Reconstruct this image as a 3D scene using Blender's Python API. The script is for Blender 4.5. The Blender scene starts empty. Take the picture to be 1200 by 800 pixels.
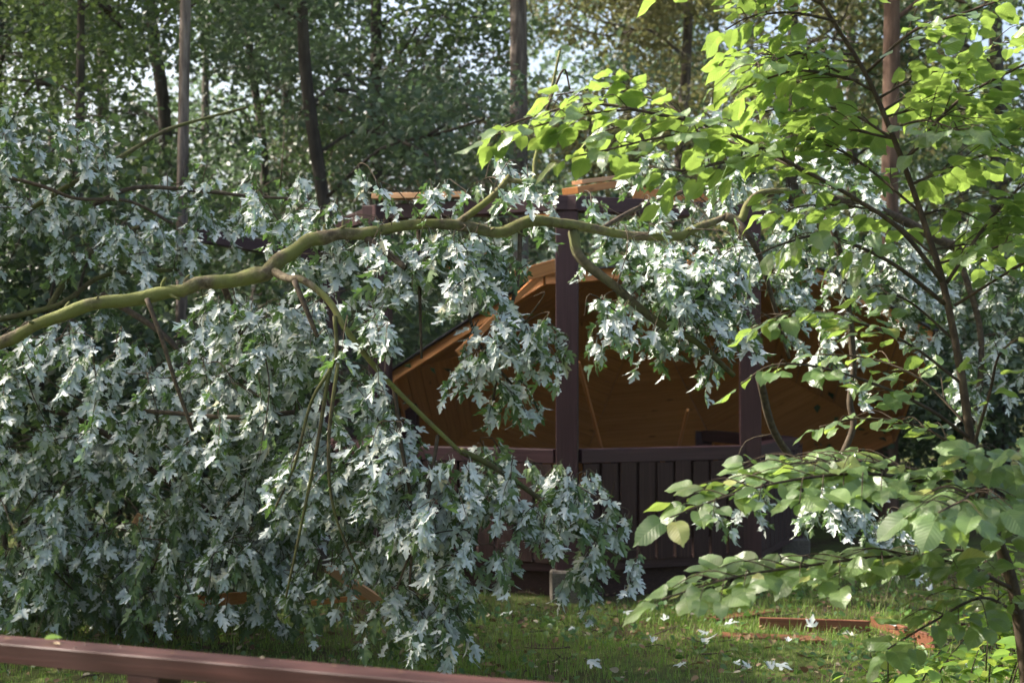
import bpy, bmesh, math, random
import numpy as np
from mathutils import Vector, Matrix, geometry

SC = bpy.context.scene
COL = SC.collection
RNG = np.random.default_rng(7)
random.seed(7)
R = math.radians

# ------------------------------------------------------------------ camera
CAM_H = 1.6
FPX = 1667.0
HORIZON = 436.0
PITCH = math.atan((HORIZON - 400.0) / FPX)
cam_d = bpy.data.cameras.new('camera')
cam = bpy.data.objects.new('camera', cam_d)
COL.objects.link(cam)
cam.location = (0, 0, CAM_H)
cam.rotation_euler = (math.pi / 2 + PITCH, 0, 0)
cam_d.sensor_width = 36.0
cam_d.lens = 36.0 * FPX / 1200.0
cam_d.clip_end = 2000
cam_d.dof.use_dof = True
cam_d.dof.focus_distance = 6.2
cam_d.dof.aperture_fstop = 3.3
SC.camera = cam

# ------------------------------------------------------------------ sky, sun, exposure
SUN_EL, SUN_BACK = R(41), R(14)      # sun stands to the left and a little behind the pavilion
sun_dir = Vector((-math.cos(SUN_BACK) * math.cos(SUN_EL), math.sin(SUN_BACK) * math.cos(SUN_EL), math.sin(SUN_EL)))
world = bpy.data.worlds.new('World')
SC.world = world
world.use_nodes = True
wn = world.node_tree
bg = wn.nodes['Background']
sky = wn.nodes.new('ShaderNodeTexSky')
sky.sky_type = 'NISHITA'
sky.sun_disc = False
sky.sun_elevation = SUN_EL
sky.sun_rotation = math.atan2(sun_dir.x, sun_dir.y)
sky.dust_density = 7.0
sky.air_density = 1.0
wn.links.new(sky.outputs[0], bg.inputs[0])
bg.inputs[1].default_value = 0.15
sun_d = bpy.data.lights.new('sun', 'SUN')
sun_d.energy = 5.0
sun_d.angle = R(0.6)
sun_d.color = (1.0, 0.93, 0.82)
sun = bpy.data.objects.new('sun', sun_d)
COL.objects.link(sun)
sun.rotation_euler = sun_dir.to_track_quat('Z', 'Y').to_euler()
vs = SC.view_settings
vs.view_transform = 'Standard'
vs.look = 'None'
vs.exposure = 1.55
vs.gamma = 1.0
SC.render.engine = 'CYCLES'
SC.cycles.use_denoising = True
SC.cycles.max_bounces = 8
SC.cycles.diffuse_bounces = 4
SC.cycles.transmission_bounces = 6
SC.cycles.transparent_max_bounces = 4
SC.cycles.sample_clamp_indirect = 6.0

# ------------------------------------------------------------------ helpers
_c, _s = math.cos(PITCH), math.sin(PITCH)


def P(px, py, d):
    """point at depth d (metres along Y) seen at photo pixel px, py"""
    x, u = (px - 600.0) / FPX, (400.0 - py) / FPX
    y, z = _c - u * _s, _s + u * _c
    k = d / y
    return np.array((x * k, d, CAM_H + z * k))


def tag(o, label=None, cat=None, group=None, kind=None):
    if label: o['label'] = label
    if cat: o['category'] = cat
    if group: o['group'] = group
    if kind: o['kind'] = kind
    return o


def empty(name, loc):
    o = bpy.data.objects.new(name, None)
    COL.objects.link(o)
    o.location = loc
    o.empty_display_size = 0.2
    return o


def link(name, me, parent=None, mw=None):
    """link a mesh object; mw (or identity) is the world matrix"""
    o = bpy.data.objects.new(name, me)
    COL.objects.link(o)
    m = mw if mw is not None else Matrix.Identity(4)
    if parent is not None:
        o.parent = parent
        pm = Matrix.LocRotScale(parent.location, parent.rotation_euler, parent.scale)
        if parent.parent is not None:
            g = parent.parent
            pm = Matrix.LocRotScale(g.location, g.rotation_euler, g.scale) @ pm
        m = pm.inverted() @ m
    o.location, rq, o.scale = m.decompose()
    o.rotation_euler = rq.to_euler()
    return o


class MB:
    """collects tubes and polygons for one mesh object"""
    def __init__(self):
        self.v, self.f, self.n = [], [], 0

    def add(self, verts, faces):
        self.v.append(np.asarray(verts, float).reshape(-1, 3))
        n = self.n
        self.f += [tuple(i + n for i in f) for f in faces]
        self.n += len(self.v[-1])

    def tube(self, pts, rads, sides=6, sub=4, wob=0.0, caps=True, lump=0.0):
        p, r = smooth(pts, rads, sub)
        if lump:
            i_ = np.arange(len(r))
            ph_ = RNG.uniform(0, 6, 3)
            r = r * (1 + lump * (.6 * np.sin(i_ * .17 + ph_[0]) + .45 * np.sin(i_ * .41 + ph_[1]) + .25 * np.sin(i_ * .9 + ph_[2])))
            p = p + np.stack([0 * r, .3 * np.sin(i_ * .23 + ph_[1]), .35 * np.sin(i_ * .19 + ph_[2]) + .18 * np.sin(i_ * .47)], -1) * r[:, None]
        n = len(p)
        t = np.gradient(p, axis=0)
        t /= np.linalg.norm(t, axis=1)[:, None] + 1e-9
        ref = np.array((0.13, 0.31, 0.94))
        if abs(t[0] @ ref) > 0.9: ref = np.array((0.9, 0.3, 0.1))
        a = np.cross(t[0], ref); a /= np.linalg.norm(a)
        ang = np.arange(sides) * 2 * math.pi / sides
        rings = []
        for i in range(n):
            a = a - t[i] * (a @ t[i]); a /= np.linalg.norm(a) + 1e-9
            b = np.cross(t[i], a)
            rr = r[i] * (1 + (RNG.random(sides) - .5) * wob) if wob else np.full(sides, r[i])
            rings.append(p[i] + (np.cos(ang) * rr)[:, None] * a + (np.sin(ang) * rr)[:, None] * b)
        fs = []
        for i in range(n - 1):
            for k in range(sides):
                k2 = (k + 1) % sides
                fs.append((i * sides + k, i * sides + k2, (i + 1) * sides + k2, (i + 1) * sides + k))
        if caps:
            fs.append(tuple(range(sides))[::-1])
            fs.append(tuple((n - 1) * sides + k for k in range(sides)))
        self.add(np.concatenate(rings), fs)

    def build(self, name, mat, parent=None, shade=True):
        me = bpy.data.meshes.new(name)
        v = np.concatenate(self.v)
        me.from_pydata(v.tolist(), [], self.f)
        if shade: me.shade_smooth()
        me.materials.append(mat)
        return link(name, me, parent)


def smooth(pts, rads, sub=4):
    p = np.asarray(pts, float)
    r = np.asarray(rads, float)
    if len(r) == 2 and len(p) > 2:
        r = np.linspace(r[0], r[1], len(p))
    q = np.vstack([2 * p[0] - p[1], p, 2 * p[-1] - p[-2]])
    op, orr = [], []
    for i in range(1, len(q) - 2):
        for s in range(sub):
            t = s / sub
            op.append(.5 * (2 * q[i] + (q[i + 1] - q[i - 1]) * t + (2 * q[i - 1] - 5 * q[i] + 4 * q[i + 1] - q[i + 2]) * t * t
                            + (3 * q[i] - q[i - 1] - 3 * q[i + 1] + q[i + 2]) * t ** 3))
            orr.append(r[i - 1] * (1 - t) + r[i] * t)
    op.append(p[-1]); orr.append(r[-1])
    return np.array(op), np.array(orr)


def nrm(a):
    a = np.asarray(a, float)
    return a / (np.linalg.norm(a, axis=-1, keepdims=True) + 1e-9)


def frames(tip, up):
    """rotation columns: x side, y tip, z normal"""
    y = nrm(tip)
    x = nrm(np.cross(y, up))
    z = np.cross(x, y)
    return np.stack([x, y, z], axis=-1)


class Leaf:
    """a leaf template: base at the origin, tip along +Y, upper face +Z"""
    def __init__(self, half, mid, fold, curve, wave, petiole=0.0, pw=0.012):
        v, f = [], []
        for sgn in (1, -1):
            poly = [(0, m) for m in mid] + [(sgn * x, y) for x, y in reversed(half)]
            tris = geometry.tessellate_polygon([[Vector((x, y, 0)) for x, y in poly]])
            n = len(v)
            v += poly
            for t in tris:
                a, b, c = (poly[i] for i in t)
                cr = (b[0] - a[0]) * (c[1] - a[1]) - (b[1] - a[1]) * (c[0] - a[0])
                f.append(tuple(n + i for i in (t if cr > 0 else t[::-1])))
        if petiole:
            n = len(v)
            v += [(-pw, -petiole), (pw, -petiole), (pw, .02), (-pw, .02)]
            f += [(n, n + 1, n + 2), (n, n + 2, n + 3)]
        v = np.array(v)
        x, y = v[:, 0], v[:, 1]
        z = fold * np.abs(x) + curve * y * y + wave * np.sin(7 * y + 3 * x) * np.abs(x) * 2 - .25 * curve * np.minimum(y, 0)
        self.v = np.stack([x, y, z], 1)
        self.f = np.array(f)
        self.uv = v

    def mesh(self, name, mat):
        me = bpy.data.meshes.new(name)
        me.from_pydata(self.v.tolist(), [], self.f.tolist())
        uvl = me.uv_layers.new(name='leaf')
        uvl.data.foreach_set('uv', self.uv[self.f.ravel()].astype(np.float32).ravel())
        me.shade_smooth()
        me.materials.append(mat)
        return me


def cloud_mesh(name, mat, batches):
    """batches: (Leaf, pos N3, rot N33, scale N) -> one mesh"""
    V, F, U, n = [], [], [], 0
    for lf, pos, rot, sc in batches:
        if len(pos) == 0: continue
        k = len(lf.v)
        v = np.einsum('nij,kj->nki', rot, lf.v) * np.asarray(sc)[:, None, None] + pos[:, None, :]
        f = lf.f[None] + (np.arange(len(pos)) * k)[:, None, None] + n
        V.append(v.reshape(-1, 3)); F.append(f.reshape(-1, 3))
        U.append(np.tile(lf.uv[lf.f.ravel()], (len(pos), 1)))
        n += k * len(pos)
    V, F, U = np.concatenate(V), np.concatenate(F), np.concatenate(U)
    me = bpy.data.meshes.new(name)
    me.vertices.add(len(V)); me.vertices.foreach_set('co', V.astype(np.float32).ravel())
    me.loops.add(F.size); me.loops.foreach_set('vertex_index', F.astype(np.int32).ravel())
    me.polygons.add(len(F)); me.polygons.foreach_set('loop_start', np.arange(0, F.size, 3, dtype=np.int32))
    uvl = me.uv_layers.new(name='leaf')
    uvl.data.foreach_set('uv', U.astype(np.float32).ravel())
    me.update(calc_edges=True)
    me.shade_smooth()
    me.materials.append(mat)
    return me


def box_mesh(name, L, W, H, mat, bev=0.004, jag=0.0):
    """box with its length along X, centred; jag roughens the +X end like a break"""
    bm = bmesh.new()
    bmesh.ops.create_cube(bm, size=1)
    bmesh.ops.scale(bm, vec=(L, W, H), verts=bm.verts)
    if bev: bmesh.ops.bevel(bm, geom=list(bm.edges), offset=bev, segments=1, affect='EDGES')
    if jag:
        for v in bm.verts:
            if v.co.x > L * .45: v.co.x += random.uniform(-jag, jag)
    me = bpy.data.meshes.new(name)
    bm.to_mesh(me); bm.free()
    me.materials.append(mat)
    return me


def beam_matrix(a, b, up=(0, 0, 1)):
    a, b, up = Vector(a), Vector(b), Vector(up)
    x = (b - a).normalized()
    y = up.cross(x).normalized()
    z = x.cross(y)
    m = Matrix((x, y, z)).transposed().to_4x4()
    m.translation = (a + b) / 2
    return m


def beam(name, a, b, W, H, mat, parent=None, up=(0, 0, 1), bev=0.005, jag=0.0):
    L = (Vector(b) - Vector(a)).length
    return link(name, box_mesh(name, L, W, H, mat, bev, jag), parent, beam_matrix(a, b, up))


# ------------------------------------------------------------------ materials
def mat_new(name):
    m = bpy.data.materials.new(name)
    m.use_nodes = True
    t = m.node_tree
    return m, t, t.nodes['Principled BSDF'], t.nodes['Material Output']


def N(t, kind, **kw):
    n = t.nodes.new(kind)
    for k, v in kw.items():
        if k.startswith('i_'):
            key = k[2:]
            n.inputs[int(key) if key.isdigit() else key].default_value = v
        else:
            setattr(n, k, v)
    return n


def ramp(t, stops):
    r = t.nodes.new('ShaderNodeValToRGB')
    while len(r.color_ramp.elements) < len(stops): r.color_ramp.elements.new(.5)
    for e, (p, c) in zip(r.color_ramp.elements, stops):
        e.position = p; e.color = (*c, 1)
    return r


def mix_rgb(t, fac, a, b, mode='MIX'):
    m = t.nodes.new('ShaderNodeMix'); m.data_type = 'RGBA'; m.blend_type = mode
    for sock, val in ((m.inputs[0], fac), (m.inputs[6], a), (m.inputs[7], b)):
        if hasattr(val, 'is_output'): t.links.new(val, sock)
        elif isinstance(val, (int, float)): sock.default_value = val
        else: sock.default_value = (*val, 1)
    return m.outputs[2]


def math_n(t, op, a, b=None, clamp=False):
    m = t.nodes.new('ShaderNodeMath'); m.operation = op; m.use_clamp = clamp
    for s, v in zip(m.inputs, (a, b)):
        if v is None: continue
        if hasattr(v, 'is_output'): t.links.new(v, s)
        else: s.default_value = v
    return m.outputs[0]


def leaf_material(name, top_stops, under_stops, trans, trans_col, rough=.45, spec=.4, vein=None, coat=0.0):
    m, t, bs, out = mat_new(name)
    bs.inputs['Coat Weight'].default_value = coat
    bs.inputs['Coat Roughness'].default_value = .32
    g = t.nodes.new('ShaderNodeNewGeometry'); oi = t.nodes.new('ShaderNodeObjectInfo')
    rnd = math_n(t, 'FRACT', math_n(t, 'ADD', g.outputs['Random Per Island'], oi.outputs['Random']))
    rt = ramp(t, top_stops); t.links.new(rnd, rt.inputs[0])
    col = rt.outputs[0]
    if under_stops:
        ru = ramp(t, under_stops); t.links.new(rnd, ru.inputs[0])
        nz = N(t, 'ShaderNodeTexNoise', i_Scale=3.2, i_Detail=2.0); t.links.new(g.outputs['Position'], nz.inputs['Vector'])
        nr = ramp(t, [(.38, (0, 0, 0)), (.62, (1, 1, 1))]); t.links.new(nz.outputs[0], nr.inputs[0])
        under = mix_rgb(t, math_n(t, 'MULTIPLY', nr.outputs[0], .3), ru.outputs[0], tuple(x * .62 + .05 * (i == 1) for i, x in enumerate(under_stops[0][1])))
        col = mix_rgb(t, g.outputs['Backfacing'], rt.outputs[0], under)
    if vein:
        uv = t.nodes.new('ShaderNodeUVMap'); uv.uv_map = 'leaf'
        sx = t.nodes.new('ShaderNodeSeparateXYZ'); t.links.new(uv.outputs[0], sx.inputs[0])
        ax = math_n(t, 'ABSOLUTE', sx.outputs[0])
        ph = math_n(t, 'MULTIPLY', math_n(t, 'SUBTRACT', sx.outputs[1], math_n(t, 'MULTIPLY', ax, vein[1])), vein[0])
        w = math_n(t, 'ABSOLUTE', math_n(t, 'SINE', ph))
        side = math_n(t, 'SUBTRACT', 1.0, math_n(t, 'MULTIPLY', w, 5.0), True)
        midr = math_n(t, 'SUBTRACT', 1.0, math_n(t, 'MULTIPLY', ax, 45.0), True)
        v = math_n(t, 'MAXIMUM', side, midr)
        col = mix_rgb(t, math_n(t, 'MULTIPLY', v, vein[2]), col, (.34, .42, .16))
        bp = N(t, 'ShaderNodeBump', i_Strength=.4, i_Distance=.003)
        t.links.new(w, bp.inputs['Height'])
        t.links.new(bp.outputs[0], bs.inputs['Normal'])
    t.links.new(col, bs.inputs['Base Color'])
    bs.inputs['Roughness'].default_value = rough
    bs.inputs['Specular IOR Level'].default_value = spec
    tr = t.nodes.new('ShaderNodeBsdfTranslucent')
    t.links.new(mix_rgb(t, .35, trans_col, rt.outputs[0]), tr.inputs[0])
    mx = t.nodes.new('ShaderNodeMixShader'); mx.inputs[0].default_value = trans
    t.links.new(bs.outputs[0], mx.inputs[1]); t.links.new(tr.outputs[0], mx.inputs[2])
    t.links.new(mx.outputs[0], out.inputs[0])
    return m


def wood_material(name, c0, c1, c2, rough=.6, scale=1.0, knots=0.0, spec=.3, worn=None):
    """grain runs along the local X of each board"""
    m, t, bs, out = mat_new(name)
    tc = t.nodes.new('ShaderNodeTexCoord'); oi = t.nodes.new('ShaderNodeObjectInfo')
    off = N(t, 'ShaderNodeVectorMath', operation='ADD'); t.links.new(tc.outputs['Object'], off.inputs[0])
    sc = N(t, 'ShaderNodeVectorMath', operation='SCALE'); t.links.new(oi.outputs['Location'], sc.inputs[0]); sc.inputs['Scale'].default_value = 3.7
    t.links.new(sc.outputs[0], off.inputs[1])
    mp = N(t, 'ShaderNodeMapping'); mp.inputs['Scale'].default_value = (2.2 * scale, 85 * scale, 85 * scale)
    t.links.new(off.outputs[0], mp.inputs[0])
    n1 = N(t, 'ShaderNodeTexNoise', i_Scale=1.0, i_Detail=6.0, i_Roughness=.6, i_Distortion=.4)
    t.links.new(mp.outputs[0], n1.inputs['Vector'])
    n2 = N(t, 'ShaderNodeTexNoise', i_Scale=2.3, i_Detail=3.0); t.links.new(off.outputs[0], n2.inputs['Vector'])
    r1 = ramp(t, [(.3, c0), (.52, c1), (.72, c2)]); t.links.new(n1.outputs[0], r1.inputs[0])
    col = mix_rgb(t, math_n(t, 'MULTIPLY', oi.outputs['Random'], .45), r1.outputs[0], c0)
    col = mix_rgb(t, math_n(t, 'MULTIPLY', n2.outputs[0], .35), col, c2)
    if knots:
        mk = N(t, 'ShaderNodeMapping'); mk.inputs['Scale'].default_value = (1.6, 5.5, 5.5); t.links.new(off.outputs[0], mk.inputs[0])
        vo = N(t, 'ShaderNodeTexVoronoi', i_Scale=1.5); t.links.new(mk.outputs[0], vo.inputs['Vector'])
        kr = ramp(t, [(.05, (1, 1, 1)), (.13, (0, 0, 0))]); t.links.new(vo.outputs[0], kr.inputs[0])
        col = mix_rgb(t, math_n(t, 'MULTIPLY', kr.outputs[0], knots), col, tuple(x * .35 for x in c0))
    if worn:
        n3 = N(t, 'ShaderNodeTexNoise', i_Scale=9.0, i_Detail=8.0, i_Roughness=.7); t.links.new(mp.outputs[0], n3.inputs['Vector'])
        n4 = N(t, 'ShaderNodeTexNoise', i_Scale=5.0, i_Detail=6.0, i_Roughness=.7); t.links.new(off.outputs[0], n4.inputs['Vector'])
        wr = ramp(t, [(.60, (0, 0, 0)), (.72, (1, 1, 1))]); t.links.new(math_n(t, 'ADD', math_n(t, 'MULTIPLY', n3.outputs[0], .4), math_n(t, 'MULTIPLY', n4.outputs[0], .6)), wr.inputs[0])
        col = mix_rgb(t, math_n(t, 'MULTIPLY', wr.outputs[0], .7), col, worn)
    t.links.new(col, bs.inputs['Base Color'])
    bs.inputs['Roughness'].default_value = rough
    bs.inputs['Specular IOR Level'].default_value = spec
    bp = N(t, 'ShaderNodeBump', i_Strength=.35, i_Distance=.004)
    t.links.new(n1.outputs[0], bp.inputs['Height']); t.links.new(bp.outputs[0], bs.inputs['Normal'])
    return m


def bark_material(name, c0, c1, c2, moss=None, sc=18.0, bump=.6, stretch=.25):
    m, t, bs, out = mat_new(name)
    tc = t.nodes.new('ShaderNodeTexCoord')
    mp = N(t, 'ShaderNodeMapping'); mp.inputs['Scale'].default_value = (1, 1, stretch); t.links.new(tc.outputs['Object'], mp.inputs[0])
    n1 = N(t, 'ShaderNodeTexNoise', i_Scale=sc, i_Detail=8.0, i_Roughness=.65); t.links.new(mp.outputs[0], n1.inputs['Vector'])
    r1 = ramp(t, [(.3, c0), (.5, c1), (.7, c2)]); t.links.new(n1.outputs[0], r1.inputs[0])
    col = r1.outputs[0]
    if moss:
        n2 = N(t, 'ShaderNodeTexNoise', i_Scale=5.0, i_Detail=5.0, i_Roughness=.6); t.links.new(tc.outputs['Object'], n2.inputs['Vector'])
        mr = ramp(t, [(.40, (0, 0, 0)), (.56, (1, 1, 1))]); t.links.new(n2.outputs[0], mr.inputs[0])
        col = mix_rgb(t, mr.outputs[0], col, moss)
        n3 = N(t, 'ShaderNodeTexNoise', i_Scale=38.0, i_Detail=3.0); t.links.new(tc.outputs['Object'], n3.inputs['Vector'])
        sr = ramp(t, [(.66, (0, 0, 0)), (.74, (1, 1, 1))]); t.links.new(n3.outputs[0], sr.inputs[0])
        col = mix_rgb(t, math_n(t, 'MULTIPLY', sr.outputs[0], .6), col, c0)
    t.links.new(col, bs.inputs['Base Color'])
    bs.inputs['Roughness'].default_value = .85
    bs.inputs['Specular IOR Level'].default_value = .2
    bp = N(t, 'ShaderNodeBump', i_Strength=bump, i_Distance=.02)
    t.links.new(n1.outputs[0], bp.inputs['Height']); t.links.new(bp.outputs[0], bs.inputs['Normal'])
    return m


M_MAPLE = leaf_material('maple_leaf_surface',
                        [(0, (.075, .12, .055)), (.6, (.11, .165, .075)), (1, (.15, .215, .075))],
                        [(0, (.47, .52, .485)), (.5, (.61, .655, .62)), (.95, (.74, .77, .73)), (1, (.50, .46, .28))],
                        .24, (.16, .34, .05), rough=.5, spec=.35)
M_LINDEN = leaf_material('linden_leaf_surface',
                         [(0, (.07, .13, .04)), (.6, (.11, .185, .06)), (.93, (.15, .23, .07)), (1, (.30, .30, .08))],
                         [(0, (.10, .20, .06)), (1, (.15, .27, .08))],
                         .46, (.33, .47, .075), rough=.4, spec=.5, vein=(24.0, .75, .4), coat=.8)
M_SEEDLING = leaf_material('seedling_leaf_surface',
                           [(0, (.10, .19, .03)), (.7, (.16, .27, .04)), (1, (.30, .36, .05))], None,
                           .45, (.35, .50, .05), rough=.45, spec=.4)
M_FOREST = [leaf_material('forest_leaf_surface', [(0, (0.033, 0.061, 0.027)), (.6, (0.063, 0.106, 0.044)), (1, (0.109, 0.152, 0.060))], None, .35, (0.170, 0.267, 0.080)),
            leaf_material('olive_leaf_surface', [(0, (0.058, 0.073, 0.027)), (.6, (0.123, 0.130, 0.052)), (1, (0.201, 0.172, 0.074))], None, .38, (0.278, 0.278, 0.099)),
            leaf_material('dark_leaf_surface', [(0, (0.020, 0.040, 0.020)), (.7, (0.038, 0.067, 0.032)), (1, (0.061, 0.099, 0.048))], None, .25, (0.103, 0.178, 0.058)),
            leaf_material('bluish_leaf_surface', [(0, (0.044, 0.073, 0.044)), (.6, (0.073, 0.114, 0.065)), (1, (0.120, 0.157, 0.098))], None, .32, (0.153, 0.251, 0.103)),
            leaf_material('fresh_leaf_surface', [(0, (0.045, 0.086, 0.026)), (.6, (0.072, 0.124, 0.034)), (1, (0.110, 0.163, 0.051))], None, .42, (0.191, 0.280, 0.072)),
            leaf_material('russet_leaf_surface', [(0, (0.048, 0.052, 0.034)), (.6, (0.086, 0.081, 0.057)), (1, (0.139, 0.109, 0.079))], None, .25, (0.168, 0.152, 0.078))]
M_GRASS = leaf_material('grass_blade_surface', [(0, (.10, .17, .03)), (.6, (.17, .28, .045)), (.88, (.20, .30, .065)), (1, (.34, .30, .14))], None, .35, (.25, .42, .05), rough=.5)
M_CLOVER = leaf_material('clover_leaf_surface', [(0, (.035, .09, .02)), (.7, (.06, .13, .03)), (1, (.12, .18, .05))], None, .3, (.15, .3, .05))
M_STAIN = wood_material('purple_brown_stained_wood', (.024, .0095, .011), (.045, .019, .021), (.08, .037, .041), rough=.5)
M_SLAT = wood_material('shade_darkened_slat_stain', (.014, .006, .005), (.032, .014, .011), (.07, .035, .028), rough=.75)  # stain colour deepened to carry the shade on the parapet
M_RAIL = wood_material('weathered_red_stained_wood', (.018, .005, .004), (.036, .010, .008), (.07, .023, .019), rough=.55, spec=.35, knots=.7, worn=(.24, .15, .13))
M_PINE = wood_material('varnished_orange_pine', (.34, .125, .033), (.49, .20, .058), (.60, .28, .095), rough=.5, scale=.7, knots=.8)
M_SPLIT = wood_material('freshly_split_pine', (.40, .20, .09), (.52, .29, .15), (.62, .39, .23), rough=.7)
M_BOARD = wood_material('red_brown_stained_board', (.08, .028, .014), (.15, .055, .028), (.22, .095, .05), rough=.6)
M_FELT, _t, _b, _o = mat_new('bitumen_shingle')
_n = N(_t, 'ShaderNodeTexNoise', i_Scale=160.0, i_Detail=3.0)
_r = ramp(_t, [(.3, (.035, .034, .042)), (.7, (.09, .088, .105))]); _t.links.new(_n.outputs[0], _r.inputs[0]); _t.links.new(_r.outputs[0], _b.inputs['Base Color'])
_b.inputs['Roughness'].default_value = .85
M_CONC, _t, _b, _o = mat_new('mossy_concrete')
_n = N(_t, 'ShaderNodeTexNoise', i_Scale=14.0, i_Detail=9.0, i_Roughness=.7)
_r = ramp(_t, [(.3, (.05, .04, .03)), (.5, (.10, .085, .065)), (.7, (.16, .14, .11))]); _t.links.new(_n.outputs[0], _r.inputs[0]); _t.links.new(_r.outputs[0], _b.inputs['Base Color'])
_b.inputs['Roughness'].default_value = .9
M_MOSSBARK = bark_material('mossy_maple_bark', (.035, .026, .015), (.095, .075, .045), (.19, .165, .11), moss=(.13, .14, .042), sc=30, bump=.5, stretch=1)
M_MOSSTWIG = bark_material('dull_mossy_twig_bark', (.03, .024, .014), (.07, .06, .032), (.12, .105, .055), moss=(.085, .09, .03), sc=30, bump=.4, stretch=1)
M_TWIG = bark_material('brown_twig_bark', (.03, .022, .015), (.06, .045, .03), (.11, .085, .055), sc=40, bump=.2, stretch=1)
M_SAPBARK = bark_material('sapling_bark', (.025, .018, .012), (.05, .036, .024), (.09, .068, .045), sc=30, bump=.3, stretch=.5)
M_TRUNK = bark_material('furrowed_grey_brown_bark', (.03, .022, .018), (.12, .095, .08), (.27, .225, .19), sc=17, bump=1.0, stretch=.14)
M_DARKBARK = bark_material('dark_wet_bark', (.025, .021, .017), (.06, .05, .041), (.11, .093, .077), sc=12, bump=.8, stretch=.2)
M_REDBARK = bark_material('reddish_bark', (.05, .03, .02), (.11, .066, .046), (.18, .12, .085), sc=14, bump=.8, stretch=.2)


# ------------------------------------------------------------------ ground
def ground_h(x, y):
    return (.022 * np.sin(x * 1.9 + .4) * np.cos(y * 1.6) + .012 * np.sin(x * 4.3 + y * 3.1) + .010 * np.sin(y * 5.1 - x * 2.2)
            + .25 * np.clip((y - 14) / 30, 0, 1) ** 2)


def axis_spread(lo, hi, step, far):
    a = np.arange(lo, hi + 1e-6, step)
    g = np.geomspace(step * 2, far, 26)
    return np.concatenate([lo - g[::-1], a, hi + g])


gx, gy = axis_spread(-8, 9, .14, 700), axis_spread(2, 17, .14, 700)
GX, GY = np.meshgrid(gx, gy)
GZ = ground_h(GX, GY)
gm = bpy.data.meshes.new('ground')
nx, ny = len(gx), len(gy)
idx = np.arange(nx * ny).reshape(ny, nx)
gm.from_pydata(np.stack([GX, GY, GZ], -1).reshape(-1, 3).tolist(), [],
               np.stack([idx[:-1, :-1], idx[:-1, 1:], idx[1:, 1:], idx[1:, :-1]], -1).reshape(-1, 4).tolist())
gm.shade_smooth()
mg, t, bs, out = mat_new('grassy_soil')
tc = t.nodes.new('ShaderNodeTexCoord')
n1 = N(t, 'ShaderNodeTexNoise', i_Scale=1.3, i_Detail=8.0, i_Roughness=.65); t.links.new(tc.outputs['Object'], n1.inputs['Vector'])
n2 = N(t, 'ShaderNodeTexNoise', i_Scale=22.0, i_Detail=8.0, i_Roughness=.75); t.links.new(tc.outputs['Object'], n2.inputs['Vector'])
ra = ramp(t, [(.3, (.05, .07, .02)), (.5, (.085, .115, .03)), (.7, (.13, .13, .045))]); t.links.new(n2.outputs[0], ra.inputs[0])
rb = ramp(t, [(.3, (.03, .022, .014)), (.55, (.07, .05, .03)), (.75, (.13, .095, .055))]); t.links.new(n2.outputs[0], rb.inputs[0])
rf = ramp(t, [(.45, (0, 0, 0)), (.62, (1, 1, 1))]); t.links.new(n1.outputs[0], rf.inputs[0])
t.links.new(mix_rgb(t, rf.outputs[0], ra.outputs[0], rb.outputs[0]), bs.inputs['Base Color'])
bs.inputs['Roughness'].default_value = .95; bs.inputs['Specular IOR Level'].default_value = .1
bp = N(t, 'ShaderNodeBump', i_Strength=.8, i_Distance=.03); t.links.new(n2.outputs[0], bp.inputs['Height']); t.links.new(bp.outputs[0], bs.inputs['Normal'])
gm.materials.append(mg)
tag(link('ground', gm), 'damp forest ground of soil and short turf', 'ground', kind='structure')

# grass: one mass of blades, each a bent strip
def patch(x, y):
    return .5 + .5 * np.sin(x * 1.7 + 1.1 * np.sin(y * 1.3)) * np.cos(y * 2.1 + .7 * np.sin(x * 2.3))


class Blade:
    v = np.array([(-.5, 0, 0), (.5, 0, 0), (-.35, .10, .55), (.35, .10, .55), (0, .38, 1.0)])
    f = np.array([(0, 1, 3), (0, 3, 2), (2, 3, 4)])
    uv = v[:, :2]


nb = 130000
bx, by = RNG.uniform(-4.6, 5.2, nb), 6.3 + 5.6 * RNG.random(nb) ** 1.15
keep = RNG.random(nb) < .35 + .65 * patch(bx, by)
keep &= ~((by > 9.9) & (RNG.random(nb) < .6))
bx, by = bx[keep], by[keep]
nb = len(bx)
tuft_ = np.clip(np.sin(bx * 3.1 + 2 * np.sin(by * 2.3)) * np.cos(by * 3.7 + bx) - .55, 0, 1) * 2
hh = .018 + .08 * tuft_ * RNG.random(nb) + .055 * RNG.random(nb) * (.35 + .65 * patch(bx + 3, by)) + .05 * (RNG.random(nb) < .05)
a = RNG.uniform(0, 2 * math.pi, nb)
ca, sa = np.cos(a), np.sin(a)
lean = RNG.uniform(.4, 1.6, nb)
wd = RNG.uniform(.003, .006, nb)
bv = Blade.v
loc = np.stack([bv[None, :, 0] * wd[:, None], bv[None, :, 1] * (hh * lean)[:, None], bv[None, :, 2] * hh[:, None]], -1)
wx = loc[..., 0] * ca[:, None] - loc[..., 1] * sa[:, None] + bx[:, None]
wy = loc[..., 0] * sa[:, None] + loc[..., 1] * ca[:, None] + by[:, None]
wz = loc[..., 2] + (ground_h(bx, by) - .004)[:, None]


class Raw: pass


def raw_mesh(name, mat, V, F):
    me = bpy.data.meshes.new(name)
    me.vertices.add(len(V)); me.vertices.foreach_set('co', V.astype(np.float32).ravel())
    me.loops.add(F.size); me.loops.foreach_set('vertex_index', F.astype(np.int32).ravel())
    me.polygons.add(len(F)); me.polygons.foreach_set('loop_start', np.arange(0, F.size, 3, dtype=np.int32))
    me.update(calc_edges=True); me.shade_smooth(); me.materials.append(mat)
    return me


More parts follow.
